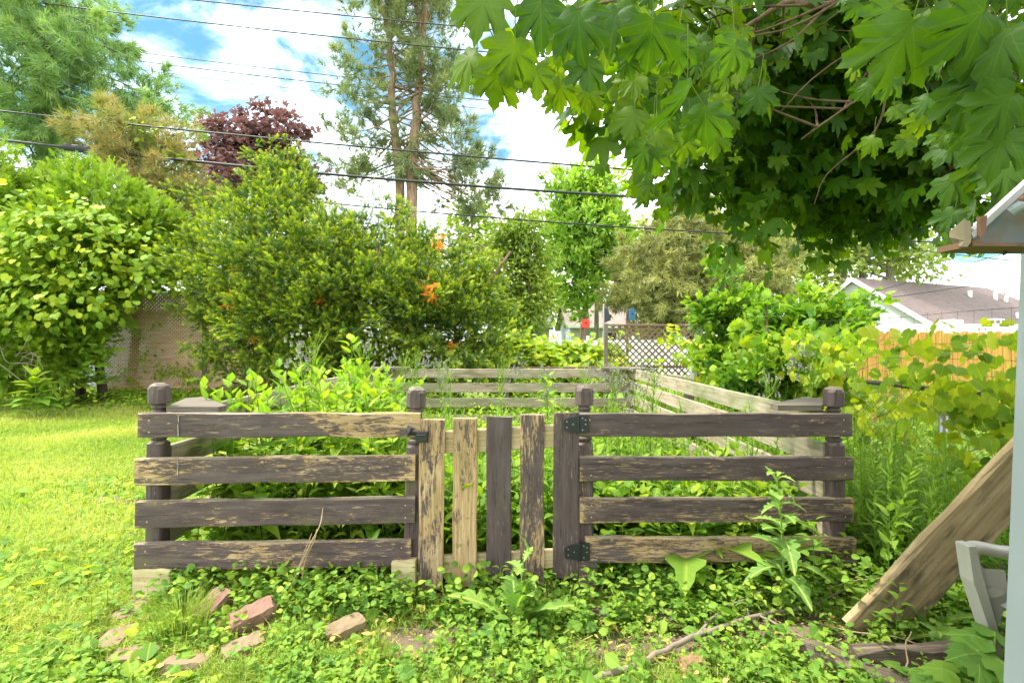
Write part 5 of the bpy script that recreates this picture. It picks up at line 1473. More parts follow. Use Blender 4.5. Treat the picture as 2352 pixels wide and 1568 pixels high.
# ------------------------------------------------------------------ the overhanging maple
mp = thing('maple_tree', 'broad leaved maple whose boughs hang over the upper right of the view', 'tree', (3.3, -1.2, 0))
tk = MB(); g = np.random.default_rng(15)
T = smooth_path([(3.3, -1.2, -.05), (3.25, -1.1, 1.6), (3.05, -.8, 3.2), (2.8, -.4, 5.2), (2.7, -.1, 7.)], 6)
tk.add(*tube(T, np.linspace(.24, .11, len(T)), 12)); tk.build('trunk', MAT['bark_dark'], mp, True)
cb = MB(); lb = MB()
ML = [lobe(1700, 120, 3.2, 260, 200, .8), lobe(1960, 60, 3.0, 300, 180, .8), lobe(1760, 330, 3.7, 200, 130, .8), lobe(1980, 330, 3.9, 260, 170, .7), lobe(2180, 250, 3.4, 220, 220, .7), lobe(1900, 435, 4.3, 200, 55, .7),
      lobe(2080, 430, 4.4, 120, 55, .7), lobe(1560, 410, 3.3, 75, 40, .8), lobe(1690, 515, 3.4, 60, 40, .8), lobe(1940, 490, 4.2, 110, 28, .8), lobe(1500, 120, 2.3, 150, 110, .8), lobe(1440, 240, 2.0, 80, 60, .8), lobe(1480, 330, 2.2, 60, 40, .7),
      lobe(2250, 380, 3.2, 70, 80, .8), lobe(1660, 440, 3.8, 80, 40, .8), lobe(1590, 470, 3.4, 45, 16, .8), lobe(1725, 555, 3.5, 45, 15, .8), lobe(1890, 545, 4.2, 50, 14, .8), lobe(2010, 530, 4.2, 55, 16, .8), lobe(2110, 505, 4.0, 40, 18, .8)]
P, tip, nor, rn, C, tone = crown_points(ML, 500, 13, .17, .6, .35, .5, .75, g, .6)
# boughs over the garden outside the view, added to shade the right half
hi = [(1.2, 1.0, 4.6, 2.2, 1.6, .9), (2.6, 2.2, 4.8, 2.0, 2.0, 1.1), (.3, .2, 4.4, 1.6, 1.4, .8), (3.6, .4, 4.6, 1.6, 2.2, 1.2), (-.1, 1.3, 4.5, 1.5, 1.2, .7), (1.0, 2.6, 5.0, 1.5, 1.2, .7)]
P2, tip2, nor2, rn2, C2, _ = crown_points(hi, 240, 10, .3, .6, .3, .6, .4, g, .6)
nor = nrm(nor * .7 + np.array([0, -.15, .55])); tip = nrm(tip + np.array([0, -.1, -.5]))
ok = P[:, 1] > 1.5; P, tip, nor, rn = P[ok], tip[ok], nor[ok], rn[ok]
scatter(cb, T_MAPLE, P, tip, nor, .108 * g.uniform(.6, 1.25, len(P)), rn)
scatter(cb, T_MAPLE, P2, nrm(tip2 + np.array([0, 0, -.3])), nor2, .16 * g.uniform(.7, 1.2, len(P2)), rn2)
# big leaves close to the eye: (x, y) of the leaf base, distance, length in metres, direction of the tip in the picture, face tilt, tone
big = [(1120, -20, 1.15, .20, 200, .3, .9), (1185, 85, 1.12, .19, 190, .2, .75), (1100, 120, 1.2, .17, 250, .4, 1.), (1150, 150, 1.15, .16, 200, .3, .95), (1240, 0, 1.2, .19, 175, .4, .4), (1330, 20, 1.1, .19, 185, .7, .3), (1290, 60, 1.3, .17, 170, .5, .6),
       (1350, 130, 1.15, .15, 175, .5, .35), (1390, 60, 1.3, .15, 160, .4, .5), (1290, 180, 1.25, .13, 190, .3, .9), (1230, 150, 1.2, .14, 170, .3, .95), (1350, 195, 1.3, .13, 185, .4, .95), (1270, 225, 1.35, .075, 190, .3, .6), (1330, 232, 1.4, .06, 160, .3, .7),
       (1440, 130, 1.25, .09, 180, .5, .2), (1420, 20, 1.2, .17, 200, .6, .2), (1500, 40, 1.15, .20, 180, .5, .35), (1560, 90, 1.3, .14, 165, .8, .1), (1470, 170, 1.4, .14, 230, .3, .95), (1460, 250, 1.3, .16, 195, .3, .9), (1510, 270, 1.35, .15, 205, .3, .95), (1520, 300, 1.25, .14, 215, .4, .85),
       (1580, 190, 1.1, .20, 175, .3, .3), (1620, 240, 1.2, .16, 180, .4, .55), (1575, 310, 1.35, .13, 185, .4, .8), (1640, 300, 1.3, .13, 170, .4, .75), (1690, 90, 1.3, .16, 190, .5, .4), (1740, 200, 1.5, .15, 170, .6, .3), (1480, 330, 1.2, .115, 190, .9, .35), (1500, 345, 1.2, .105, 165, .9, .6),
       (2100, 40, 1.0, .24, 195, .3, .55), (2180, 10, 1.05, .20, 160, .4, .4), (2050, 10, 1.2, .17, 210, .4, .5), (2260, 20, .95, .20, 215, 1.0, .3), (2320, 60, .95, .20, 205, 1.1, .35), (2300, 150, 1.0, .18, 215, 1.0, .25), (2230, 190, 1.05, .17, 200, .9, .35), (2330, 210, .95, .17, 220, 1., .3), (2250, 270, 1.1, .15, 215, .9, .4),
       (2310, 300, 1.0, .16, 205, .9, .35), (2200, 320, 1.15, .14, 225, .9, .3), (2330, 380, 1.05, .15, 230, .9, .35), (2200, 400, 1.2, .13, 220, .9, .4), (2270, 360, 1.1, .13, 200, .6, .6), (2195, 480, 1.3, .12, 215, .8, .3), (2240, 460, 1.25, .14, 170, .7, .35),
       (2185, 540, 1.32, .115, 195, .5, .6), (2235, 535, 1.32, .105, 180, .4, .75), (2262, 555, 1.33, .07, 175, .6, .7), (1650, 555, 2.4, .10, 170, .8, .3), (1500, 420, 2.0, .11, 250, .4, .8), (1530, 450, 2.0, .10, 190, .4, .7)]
bt = MB()
big = [(px, py, (d + .35 if px > 2180 and py > 300 else d), L * (1.25 if px > 2180 and py > 300 else 1), *q) for (px, py, d, L, *q) in big]
for _ in range(80): big.append((g.uniform(1090, 1520), g.uniform(-60, 190), g.uniform(1.35, 2.0), g.uniform(.085, .12), g.uniform(150, 220), g.uniform(.2, .9), g.uniform(.3, 1.)))
for _ in range(60): big.append((g.uniform(1480, 1720), g.uniform(60, 330), g.uniform(1.5, 2.2), g.uniform(.085, .12), g.uniform(150, 220), g.uniform(.2, .9), g.uniform(.3, 1.)))
for _ in range(60): big.append((g.uniform(1950, 2350), g.uniform(-80, 330), g.uniform(1.3, 2.1), g.uniform(.09, .125), g.uniform(150, 225), g.uniform(.2, .9), g.uniform(.2, .9)))
for (px, py, d, L, ang, tl, tn) in big:
    b = U(px, py, d); a = R_(ang)
    tp = np.array([math.sin(a), g.normal(.05, .18), math.cos(a)])
    nr = np.array([g.normal(0, .25), -1. + .2 * g.normal(), 0]) * (1 - .35 * tl) + np.array([g.choice([-1, 1]) * .6 * tl, 0, .75 * tl + .15])
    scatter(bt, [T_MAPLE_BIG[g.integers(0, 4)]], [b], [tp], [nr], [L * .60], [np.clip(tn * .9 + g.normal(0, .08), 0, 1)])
    e = b - nrm(tp) * L * .0 + np.array([g.normal(0, .02), .02, L * .7])
    V, Q = tube(smooth_path([b + nrm(tp) * L * .04, (b + e) / 2 + g.normal(0, .008, 3), e], 4), .0013, 4, tri=True); bt.add(V, np.array(Q), .95)
for V, (Fc, _), r, u in zip(bt.V, bt.Fs, bt.rnd, bt.uv): cb.add(V, Fc - Fc.min(), r, u)
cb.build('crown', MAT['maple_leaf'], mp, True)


def bough(pts, r0, r1):
    p = smooth_path([np.array(q) if len(q) == 3 and q[0] < 30 else U(*q) for q in pts], 6); p = p + g.normal(0, r0 * .12, p.shape)
    lb.add(*tube(p, np.linspace(r0, r1, len(p)), 8)); return p


b1 = bough([(2.9, -.6, 4.2), (2.9, 1.0, 4.3), (2380, -60, 2.2), (2200, 40, 2.6), (2050, 140, 3.2), (1900, 260, 3.8), (1780, 340, 4.2)], .026, .006)
b2 = bough([(2.9, -.6, 4.0), (2.4, .8, 3.6), (2050, -80, 1.9), (1800, 10, 2.3), (1640, 130, 2.4), (1540, 330, 2.3)], .022, .004)
b3 = bough([(2.8, -.5, 4.6), (2.0, .4, 3.6), (1700, -160, 1.5), (1500, -30, 1.35), (1330, 20, 1.25)], .012, .003)
b4 = bough([(2.9, -.6, 4.2), (2.7, 1.2, 3.8), (2420, 60, 2.5), (2250, 300, 2.7), (2150, 420, 3.4), (2000, 500, 4.)], .02, .004)
b5 = bough([(2.8, -.2, 3.8), (2460, -120, 1.9), (2260, 30, 2.2), (2120, 130, 2.35), (1960, 235, 2.5), (1840, 320, 2.6)], .012, .004)
b6 = bough([(2120, 130, 2.35), (1990, 110, 2.4), (1880, 170, 2.45), (1790, 260, 2.5)], .006, .002)
b7 = bough([(2040, 180, 2.4), (2010, 300, 2.5), (1900, 400, 2.7), (1870, 470, 2.8)], .006, .002)
for bb in (b1, b2, b4, b1, b2, b4, b5):
    for _ in range(12):
        s = bb[g.integers(len(bb) // 3, len(bb))]; near = C[np.argsort(np.linalg.norm(C - s, axis=1))[g.integers(2, 14)]]
        m_ = (s + near) / 2 + g.normal(0, .05, 3)
        lb.add(*tube(smooth_path([s, m_, near], 4), np.linspace(.007, .002, 9), 5))
lb.build('boughs', MAT['bark_brown'], mp, True)

# ------------------------------------------------------------------ fences
def lattice_geo(mb, w, h, pitch, bw, bt, g):
    """crossed strips clipped to a w x h rectangle; X across, Z up"""
    for layer, sgn in ((0, 1), (1, -1)):
        c = -h - pitch
        y0 = layer * (bt + .002)
        while c < w + h + pitch:
            # line x = c + s*z
            pts = []
            if sgn == 1: z0, z1 = max(0, -c), min(h, w - c)
            else: z0, z1 = max(0, c - w), min(h, c)
            if z1 - z0 > .02:
                xa, xb = c + sgn * z0, c + sgn * z1
                hw = bw * .7071
                A = np.array([(xa - hw, y0, z0), (xa + hw, y0, z0), (xb + hw, y0, z1), (xb - hw, y0, z1)]); A[:, 0] = np.clip(A[:, 0], 0, w)
                B = A + (0, bt, 0); A = A + (0, g.normal(0, .0006), 0)
                mb.add(np.vstack([A, B]), [(0, 1, 2, 3), (7, 6, 5, 4), (0, 4, 5, 1), (1, 5, 6, 2), (2, 6, 7, 3), (3, 7, 4, 0)])
            c += pitch


g = np.random.default_rng(51)
lt = thing('lattice_fence', 'tall pale brown privacy lattice standing at the back of the lawn', 'fence', (-8., 11.6, 0))
mb = MB(); lattice_geo(mb, 5.4, 2.35, .085, .040, .008, g)
place('lattice_panel', mb.mesh('lattice_panel', MAT['lattice_wood']), lt, Matrix.Translation((-9.5, 11.6, .10)) @ Matrix.Rotation(R_(2), 4, 'Z'))
for x in (-9.52, -7.1, -4.3):
    board('post', (x, 11.67, 0), (x, 11.67, 2.5), .09, .09, MAT['grey_post'], lt, up=(0, -1, 0), seed=int(x * 7 + 200))
board('top_rail', (-9.5, 11.60, 2.48), (-4.1, 11.78, 2.48), .05, .05, MAT['lattice_wood'], lt, seed=101)

lt = thing('brown_lattice', 'dark brown open diamond lattice at the back right with white showing through', 'fence', (2.7, 9.6, 0))
mb = MB(); lattice_geo(mb, 1.75, 1.15, .125, .034, .008, g)
o = U(1396, 874, 9.6)
place('lattice_panel', mb.mesh('lattice_panel', MAT['brown_lattice']), lt, Matrix.Translation((o[0], 9.6, .52)))
board('top_rail', (o[0], 9.585, 1.69), (o[0] + 1.75, 9.585, 1.69), .03, .04, MAT['brown_lattice'], lt, seed=104)
board('bottom_rail', (o[0] - 3.4, 9.66, .86), (o[0] + 1.75, 9.66, .90), .03, .04, MAT['brown_lattice'], lt, seed=105)
for x in (o[0] - .03, o[0] + 1.78):
    board('post', (x, 9.64, 0), (x, 9.64, 1.72), .07, .07, MAT['grey_post'], lt, up=(0, -1, 0), seed=int(x * 10) + 110)

# old wooden frame beside it
fr = thing('wooden_frame', 'old grey post frame with cap boards and white panel beside the lattice', 'frame', (3.3, 8.9, 0))
P = lambda x, y, d=8.9: U(x, y, d)
board('post', P(1604, 1000), P(1604, 748), .10, .10, MAT['grey_post'], fr, up=(0, -1, 0), seed=120)
board('post', P(1688, 1000, 8.7), P(1688, 735, 8.7), .10, .10, MAT['grey_post'], fr, up=(0, -1, 0), seed=121)
a, b = P(1578, 746), P(1625, 741); board('cap_board', a, b, .24, .03, MAT['grey_post'], fr, seed=122)
a, b = P(1668, 734, 8.7), P(1712, 730, 8.7); board('cap_board', a, b, .24, .03, MAT['grey_post'], fr, seed=123)
a, b = P(1598, 796), P(1700, 790, 8.8); board('cross_board', a, b, .03, .06, MAT['grey_post'], fr, seed=124)
MB().add(*prism([(P(1590, 820)[0], P(0, 866)[2]), (P(1650, 0)[0], P(0, 872)[2]), (P(1650, 0)[0], P(0, 818)[2]), (P(1590, 0)[0], P(0, 820)[2])], 8.96, 8.99)).build('white_panel', MAT['white_trim'], fr)
board('low_board', P(1535, 868, 8.6), P(1645, 884, 8.2), .09, .14, MAT['fence_wood'], fr, seed=125)

# chain link
cl = thing('chain_link_fence', 'grey chain link fence running back on the right, wound with vine', 'fence', (3.35, 5, 0))
mb = MB(); YA, YZ = 2.4, 10.
for sg in (1, -1):
    c = YA - 1.1
    while c < YZ + 1.1:
        z0, z1 = .03, 1.0
        y0, y1 = (c, c + .97) if sg == 1 else (c + .97, c)
        if y0 > YA and y1 > YA and y0 < YZ and y1 < YZ:
            mb.add(*tube([(3.35 + .003 * sg, y0, z0), (3.35 + .003 * sg, y1, z1)], .0017, 3, cap=False))
        c += .07
mb.build('chain_mesh', MAT['dark_pipe'], cl)
MB().add(*tube([(3.35, YA, 1.005), (3.35, 5, 1.0), (3.35, YZ, 1.0)], .021, 10)).build('top_rail', MAT['dark_pipe'], cl, True)
for y in (3.9, 6.3, 8.7):
    pm = MB(); pm.add(*tube([(3.33, y, -.05), (3.33, y, 1.03)], .030, 12)); pm.add(*tube([(3.33, y, 1.03), (3.33, y, 1.06), (3.33, y, 1.075)], [.034, .03, .01], 12))
    pm.build('post', MAT['galvanised'], cl, True)
mb = MB()
for z in (1.12, 1.24, 1.36, 1.48, 1.60): mb.add(*tube(np.c_[np.full(9, 3.42), np.linspace(2.9, 6, 9), z + .01 * np.sin(np.arange(9))], .0018, 3, cap=False))
for y in np.arange(2.9, 6, .14): mb.add(*tube([(3.42, y, .9), (3.42 + .01, y + .01, 1.62)], .0015, 3, cap=False))
mb.build('wire_extension', MAT['dark_pipe'], cl)

# cedar privacy fence
cf = thing('cedar_fence', 'yellow brown board fence in the neighbouring yard on the right', 'fence', (7.5, 8.6, 0))
g = np.random.default_rng(53)
x = 5.2; k = 0
while x < 10.5:
    h = 1.545 + g.normal(0, .006); w = .138
    pl = prism([(x, 0), (x + w, 0), (x + w, h - .03), (x + w - .025, h), (x + .025, h), (x, h - .03)], 0, .018)
    V = pl[0] - np.array([x + w / 2, 0, h / 2]); V = V[:, [2, 1, 0]] * np.array([1, 1, -1])
    o = place('board', MB().add(V, pl[1]).mesh('board', MAT['cedar']), cf, frame_m((x + w / 2, 8.6 + g.normal(0, .002), h / 2), (0, 0, 1), (-1, 0, 0)))
    o['seed'] = float(k * 1.37); x += w + .006; k += 1
for z in (.3, 1.25): board('rail', (5.2, 8.66, z), (10.5, 8.66, z), .04, .09, MAT['cedar'], cf, seed=150)

# white board fence far behind the lattice
wf = thing('white_fence', 'white vinyl fence showing between the vine hedge and lattice', 'fence', (2.8, 16, 0))
for k in range(5):
    x = 1.0 + k * 1.45
    MB().add(*box((x, 16, .08), (x + 1.36, 16.04, 1.42))).build('panel', MAT['vehicle_white'], wf)
    MB().add(*box((x - .085, 15.97, 0), (x - .005, 16.06, 1.56))).build('post', MAT['white_trim'], wf)

# ------------------------------------------------------------------ houses
house = thing('ranch_house', 'white sided house with mauve shingle roof and gable on the right', 'house', (24, 30, 0))
ridge_dir = np.array([.92, .392, 0]); ridge_dir /= np.linalg.norm(ridge_dir); wdir = np.array([ridge_dir[1], -ridge_dir[0], 0])
A = U(1957, 637, 28); ze = 2.15; HWd = 4.0; L = 13.5
B = A + ridge_dir * L; B[2] = A[2]
flat = lambda p, z: np.array([p[0], p[1], z])
c1, c2 = flat(A + wdir * HWd, ze), flat(A - wdir * HWd, ze)
Lh = L + 3.2
c3, c4 = flat(A + ridge_dir * Lh + wdir * HWd, ze), flat(A + ridge_dir * Lh - wdir * HWd, ze)
q = lambda p, z: flat(p, z)
mb = MB(); i1, i2 = A + wdir * (HWd - .3), A - wdir * (HWd - .3); ins = ridge_dir * .25
ws = [flat(i1 + ins, 0), flat(i2 + ins, 0), flat(i2 + ins, ze + .1), flat(A + ins, A[2] - .15), flat(i1 + ins, ze + .1)]
mb.add(np.array(ws), [(0, 1, 2, 3, 4)])
e1, e2 = A + ridge_dir * (Lh - .4) + wdir * (HWd - .3), A + ridge_dir * (Lh - .4) - wdir * (HWd - .3)
mb.add(np.array([flat(i1 + ins, 0), flat(i1 + ins, ze + .1), flat(e1, ze + .1), flat(e1, 0), flat(i2 + ins, 0), flat(i2 + ins, ze + .1), flat(e2, ze + .1), flat(e2, 0)]), [(0, 1, 2, 3), (4, 7, 6, 5), (3, 2, 6, 7)])
mb.build('wall', MAT['siding_white'], house)
Mr = frame_m(A, ridge_dir, c1 - A + Vector((0, 0, 0)) if False else (c1 - A))


def slope(name, pts, mat, par, th=.12):
    """a roof plane with thickness, shingle courses along its local X"""
    pts = [np.asarray(p, float) for p in pts]
    n = nrm(np.cross(pts[1] - pts[0], pts[-1] - pts[0])); n = n if n[2] > 0 else -n
    ex = pts[1] - pts[0]; M = Matrix((Vector(nrm(ex)), Vector(nrm(np.cross(n, ex))), Vector(n))).transposed().to_4x4(); M.translation = Vector(pts[0])
    Mi = M.inverted(); loc = np.array([list(Mi @ Vector(p)) for p in pts])
    V = np.vstack([loc, loc - (0, 0, th)]); k = len(pts)
    Q = [tuple(range(k)), tuple(range(2 * k - 1, k - 1, -1))] + [(i, (i + 1) % k, k + (i + 1) % k, k + i) for i in range(k)]
    return place(name, MB().add(V, Q).mesh(name, MAT[mat]), par, M)


rf = slope('roof', [c1, c3, B, A], 'roof_mauve', house)
slope('roof', [c4, c2, A, B], 'roof_mauve', house)
slope('roof', [c3, c4, B], 'roof_mauve', house)
for (s, e) in ((c1, A), (c2, A)):
    board('barge_board', s - ridge_dir * .02 + (0, 0, -.1), e - ridge_dir * .02 + (0, 0, -.1), .03, .22, MAT['white_trim'], house, seed=3)
board('gutter', c1 + (0, 0, -.06) + wdir * .05, c3 + (0, 0, -.06) + wdir * .05, .12, .14, MAT['white_trim'], house, seed=4)
up = lambda px, py, d: U(px, py, d)


def on_roof(px, py):
    n = np.cross(c1 - A, B - A); r = U(px, py, 1.) - np.array([0, 0, CZ]); o = np.array([0, 0, CZ])
    return o + r * (np.dot(n, A - o) / np.dot(n, r))


for (px, py, h, r) in ((2227, 680, .34, .12), (2338, 730, .32, .10)):
    c = on_roof(px, py); MB().add(*tube([c - (0, 0, .1), c + (0, 0, h)], r, 10)).build('roof_vent', MAT['white_trim'], house)
c = on_roof(2298, 690); MB().add(*tube(smooth_path([c - (0.3, 0, .1), c + (-.3, 0, .45), c + (0, .1, .7), c + (.42, .1, .45), c + (.42, .1, -.1)], 5), .10, 8)).build('roof_vent', MAT['white_trim'], house)
wn = MB(); p = A + wdir * .9 + ridge_dir * .2; p[2] = 2.9
wn.add(np.array([p - wdir * .22 + (0, 0, -.25), p + wdir * .22 + (0, 0, -.25), p + wdir * .22 + (0, 0, .35), p - wdir * .22 + (0, 0, .35)]), [(0, 1, 2, 3)]); wn.build('gable_vent', MAT['glass_dark'], house)

hs = thing('bungalow', 'white sided bungalow with pinkish roof half hidden behind the centre trees', 'house', (6, 27, 0))
xl, xr = U(1312, 0, 26)[0], U(1570, 0, 26)[0]; zr = U(0, 690, 28)[2]; zw = U(0, 746, 26)[2]
mb = MB(); mb.add(np.array([(xl, 26, 0), (xr, 26, 0), (xr, 26, zw), (xl, 26, zw), (xl, 32, 0), (xr, 32, 0), (xr, 32, zw), (xl, 32, zw), (xl, 29, zr - .15), (xr, 29, zr - .15)]), [(0, 1, 2, 3), (1, 5, 6, 9, 2), (4, 7, 6, 5)]); mb.build('wall', MAT['siding_white'], hs)
MB().add(np.array([(xl, 26, 0), (xl, 26, zw), (xl, 29, zr - .15), (xl, 32, zw), (xl, 32, 0)]), [(0, 1, 2, 3, 4)]).build('gable_wall', MAT['siding_blue'], hs)
slope('roof', [(xl - .3, 25.6, zw - .1), (xr + .3, 25.6, zw - .1), (xr + .3, 29, zr), (xl - .3, 29, zr)], 'roof_pink', hs)
slope('roof', [(xr + .3, 32.4, zw - .1), (xl - .3, 32.4, zw - .1), (xl - .3, 29, zr), (xr + .3, 29, zr)], 'roof_pink', hs)
board('gutter', (xl - .3, 25.55, zw - .1), (xr + .3, 25.55, zw - .1), .1, .14, MAT['white_trim'], hs, seed=6)
for px in (1400, 1500):
    c = U(px, 775, 26); wf_ = MB().add(*box((c[0] - .4, 25.95, 1.05), (c[0] + .4, 26.02, 1.9))).build('window', MAT['white_trim'], hs)
    MB().add(*box((c[0] - .33, 25.93, 1.12), (c[0] + .33, 25.955, 1.83))).build('pane', MAT['glass_dark'], wf_)

gr = thing('garage', 'small grey roofed garage with a dark blue door at the gap right of the yew', 'garage', (1.2, 27, 0))
xl, xr = U(1165, 0, 27)[0], U(1262, 0, 27)[0]
MB().add(*box((xl, 27, 0), (xr, 31, 2.15))).build('wall', MAT['siding_white'], gr)
slope('roof', [(xl - .2, 26.7, 2.1), (xr + .2, 26.7, 2.1), (xr + .2, 29, 2.95), (xl - .2, 29, 2.95)], 'roof_grey', gr)
slope('roof', [(xr + .2, 31.3, 2.1), (xl - .2, 31.3, 2.1), (xl - .2, 29, 2.95), (xr + .2, 29, 2.95)], 'roof_grey', gr)
dr = MB().add(*box((U(1200, 0, 27)[0], 26.95, .02), (U(1246, 0, 27)[0], 27.02, 1.98))); dr.build('door', MAT['door_blue'], gr)

# white sided building seen through the left hedge
sh = thing('white_outbuilding', 'white walled outbuilding glimpsed through gaps in the left hedge', 'building', (-13, 14.5, 0))
MB().add(*box((-19, 14.5, 0), (-9.9, 18, 2.3))).build('wall', MAT['siding_white'], sh)
slope('roof', [(-19.3, 14.2, 2.25), (-9.6, 14.2, 2.25), (-9.6, 16.2, 3.0), (-19.3, 16.2, 3.0)], 'roof_grey', sh)

# camper, canopy tent
cp = thing('camper', 'long white camper roof with a roof hatch and ladder rack above the cedar fence', 'camper', (17, 18, 0))
xl, xr = U(2052, 0, 18)[0], U(2420, 0, 18)[0]; zt_ = U(0, 744, 18)[2]
pf = [(xl, .5), (xr, .5), (xr, zt_ - .12), (xr - .12, zt_), (xl + .5, zt_), (xl + .1, zt_ - .25)]
MB().add(*prism(pf, 18, 20.3)).build('body', MAT['vehicle_white'], cp)
c = U(2180, 744, 18.8); MB().add(*prism([(c[0] - .3, zt_ - .01), (c[0] + .36, zt_ - .01), (c[0] + .34, zt_ + .17), (c[0] + .02, zt_ + .19), (c[0] - .2, zt_ + .08)], 18.6, 19.3)).build('roof_hatch', MAT['vehicle_white'], cp)
c = U(2285, 744, 18.4); mb = MB()
mb.add(*tube(smooth_path([c + (-.42, 0, -.0), c + (-.36, 0, .15), c + (.0, 0, .18), (c + (.36, 0, .15)), c + (.42, 0, 0)], 4), .02, 6))
for s in (-.2, .02, .22): mb.add(*tube([c + (s, 0, 0), c + (s, 0, .17)], .016, 6))
mb.build('roof_rack', MAT['white_trim'], cp)
for px in (2248, 2263):
    c = U(px, 756, 17.98); MB().add(*disc_on(c, .035, 10, .01)).build('marker_lamp', MAT['red_paint'], cp)
for px in (2120, 2330):
    c = U(px, 800, 18); mb = MB(); V, Q = tube([(c[0], 17.98, .36), (c[0], 18.2, .36)], .36, 20); mb.add(V, Q); mb.build('wheel', MAT['cable_black'], cp)
ct = thing('canopy_tent', 'white pitched canopy tent behind the mulberry sapling', 'tent', (12.8, 20, 0))
t0 = U(1925, 704, 20); h2 = 1.55; zb = U(0, 752, 20)[2]
mb = MB(); top = np.array([t0[0], 21.4, t0[2] + .05]); cs = [np.array([t0[0] + a * h2, 21.4 + b * h2, zb]) for a, b in ((-1, -1), (1, -1), (1, 1), (-1, 1))]
md = [c * .45 + top * .55 + (0, 0, -.05) for c in cs]
for i in range(4):
    j = (i + 1) % 4; mb.add(np.array([cs[i], cs[j], md[j], md[i], top, cs[i] - (0, 0, .2), cs[j] - (0, 0, .2)]), [(0, 1, 2, 3), (3, 2, 4), (5, 6, 1, 0)])
mb.build('canopy', MAT['canvas'], ct)
for c in cs: MB().add(*tube([c * (1, 1, 0), c], .02, 6)).build('leg', MAT['white_trim'], ct)

# posts with bird houses, flag, pole
for nm, px, d, y0, y1, mat, r, lab, extra in (
        ('birdhouse_post', 1337, 13.5, 745, 900, 'bark_brown', .05, 'brown post with a small red birdhouse', ('red_paint', 1345, 742, .10, .12)),
        ('birdhouse_post', 1441, 12.5, 708, 900, 'bark_brown', .035, 'thin brown post with a dark blue birdhouse', ('blue_paint', 1451, 721, .07, .15))):
    b = U(px, 784, d); t = thing(nm, lab, 'birdhouse', (b[0], b[1], 0), 'birdhouse posts')
    MB().add(*tube([(b[0], d, 0), U(px, y0, d)], r, 8)).build('pole', MAT[mat], t)
    m_, bx, by, w, h = extra; c = U(bx, by, d - .08)
    MB().add(*prism([(c[0] - w, c[2] - h), (c[0] + w, c[2] - h), (c[0] + w, c[2] + h * .7), (c[0], c[2] + h), (c[0] - w, c[2] + h * .7)], d - .16, d - .045)).build('box', MAT[m_], t)
    MB().add(*disc_on((c[0], d - .16, c[2]), .022, 8, .004)).build('entrance_hole', MAT['cable_black'], t)
b = U(1386, 784, 13); t = thing('flagpole', 'thin grey garden pole flying a small dark pennant', 'flag', (b[0], 13, 0))
MB().add(*tube([(b[0], 13, 0), U(1386, 698, 13)], .018, 6)).build('pole', MAT['galvanised'], t)
MB().add(*prism([(U(1388, 0, 13)[0], U(0, 702, 13)[2]), (U(1388, 0, 13)[0], U(0, 742, 13)[2]), (U(1403, 0, 13)[0], U(0, 735, 13)[2]), (U(1401, 0, 13)[0], U(0, 722, 13)[2])], 13, 13.008)).build('pennant', MAT['dark_cloth'], t)
t = thing('white_pole', 'white pole with a round finial poking up behind the yew', 'pole', (U(573, 784, 18)[0], 18, 0))
MB().add(*tube([(U(573, 0, 18)[0], 18, 0), U(573, 438, 18)], .055, 10)).build('pole', MAT['white_trim'], t)
c = U(573, 434, 18); MB().add(*tube([c + (0, 0, -.08), c + (0, 0, -.05), c, c + (0, 0, .06), c + (0, 0, .08)], [.05, .08, .095, .07, .01], 10)).build('finial', MAT['lattice_wood'], t)

# ------------------------------------------------------------------ overhead lines
K = .784


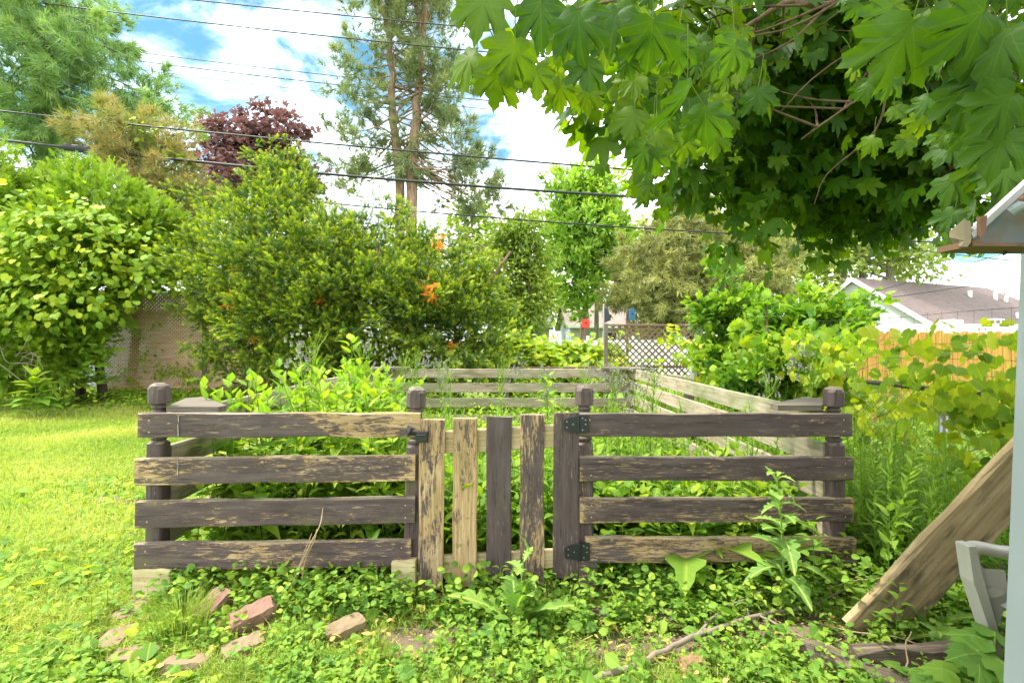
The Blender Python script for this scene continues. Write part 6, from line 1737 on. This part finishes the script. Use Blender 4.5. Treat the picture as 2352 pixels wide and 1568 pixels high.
def cable(pts, d, r, lab, d2=None):
    P = np.array(pts, float) * K; x = np.linspace(P[0, 0], P[-1, 0], 60)
    c = np.polyfit(P[:, 0], P[:, 1], 2 if len(P) > 2 else 1); y = np.polyval(c, x); dd = np.linspace(d, d2 or d, 60)
    V = np.array([U(a, b, e) for a, b, e in zip(x, y, dd)])
    return tag(MB().add(*tube(V, r, 6)).build('power_cable', MAT['cable_black'], smooth=True), lab, 'cable', 'overhead cables')


cable([(300, -28), (580, 0), (1000, 45), (1340, 78), (2200, 150)], 15, .017, 'topmost overhead wire, entering at the top edge before the pine')
cable([(-300, -45), (58, 0), (1000, 112), (1370, 147), (2300, 225)], 15, .017, 'second overhead wire from the top, crossing the blue sky')
cable([(-300, 60), (268, 132), (1000, 223), (1404, 272), (1700, 297), (2300, 345)], 26, .020, 'third overhead wire from the top, uppermost of the close trio')
cable([(-300, 82), (0, 123), (1000, 248), (1404, 295), (1720, 323), (2300, 368)], 26, .022, 'fourth overhead wire from the top, middle of the close trio')
cable([(-300, 105), (0, 150), (482, 210), (964, 272), (1380, 318), (1720, 348), (2300, 392)], 26, .013, 'faintest overhead wire, lowest of the close trio')
cable([(-300, 293), (0, 325), (491, 375), (1000, 426), (1800, 493), (2700, 560)], 13, .022, 'single black cable above the thick one')
ck = cable([(-300, 378), (0, 404), (527, 464), (920, 507), (1380, 548), (1900, 583), (2480, 602), (3100, 625)], 13, .034, 'thick black bundled cable with a long splice case')
s0_, s1_ = U(150, 338, 12.98), U(240, 349, 12.98)
MB().add(*tube([s0_ + (-.15, 0, .015), s0_ + (-.02, 0, 0), s0_, s1_, s1_ + (.02, 0, 0), s1_ + (.25, 0, -.03)], [.04, .05, .095, .10, .06, .045], 12)).build('splice_case', MAT['cable_black'], ck)
cable([(-200, 458), (263, 518), (812, 578), (1065, 607), (1900, 672), (2750, 705), (3100, 722)], 13, .020, 'lowest long black cable, passing behind the yew tips')
cable([(1000, 573), (1123, 580), (1600, 590), (2300, 604)], 24, .016, 'faint wire just under the thick bundle')
cable([(2480, 880), (2755, 798), (3000, 724), (3150, 680)], 17, .013, 'thin service wire rising right in front of the pale sky')
cable([(2700, 735), (3000, 767), (3200, 788)], 17, .014, 'short wire sloping down to the right beside the shed eave')
cable([(2540, 880), (2750, 852), (3000, 810), (3200, 776)], 17, .014, 'wire crossing the mauve roof of the house')
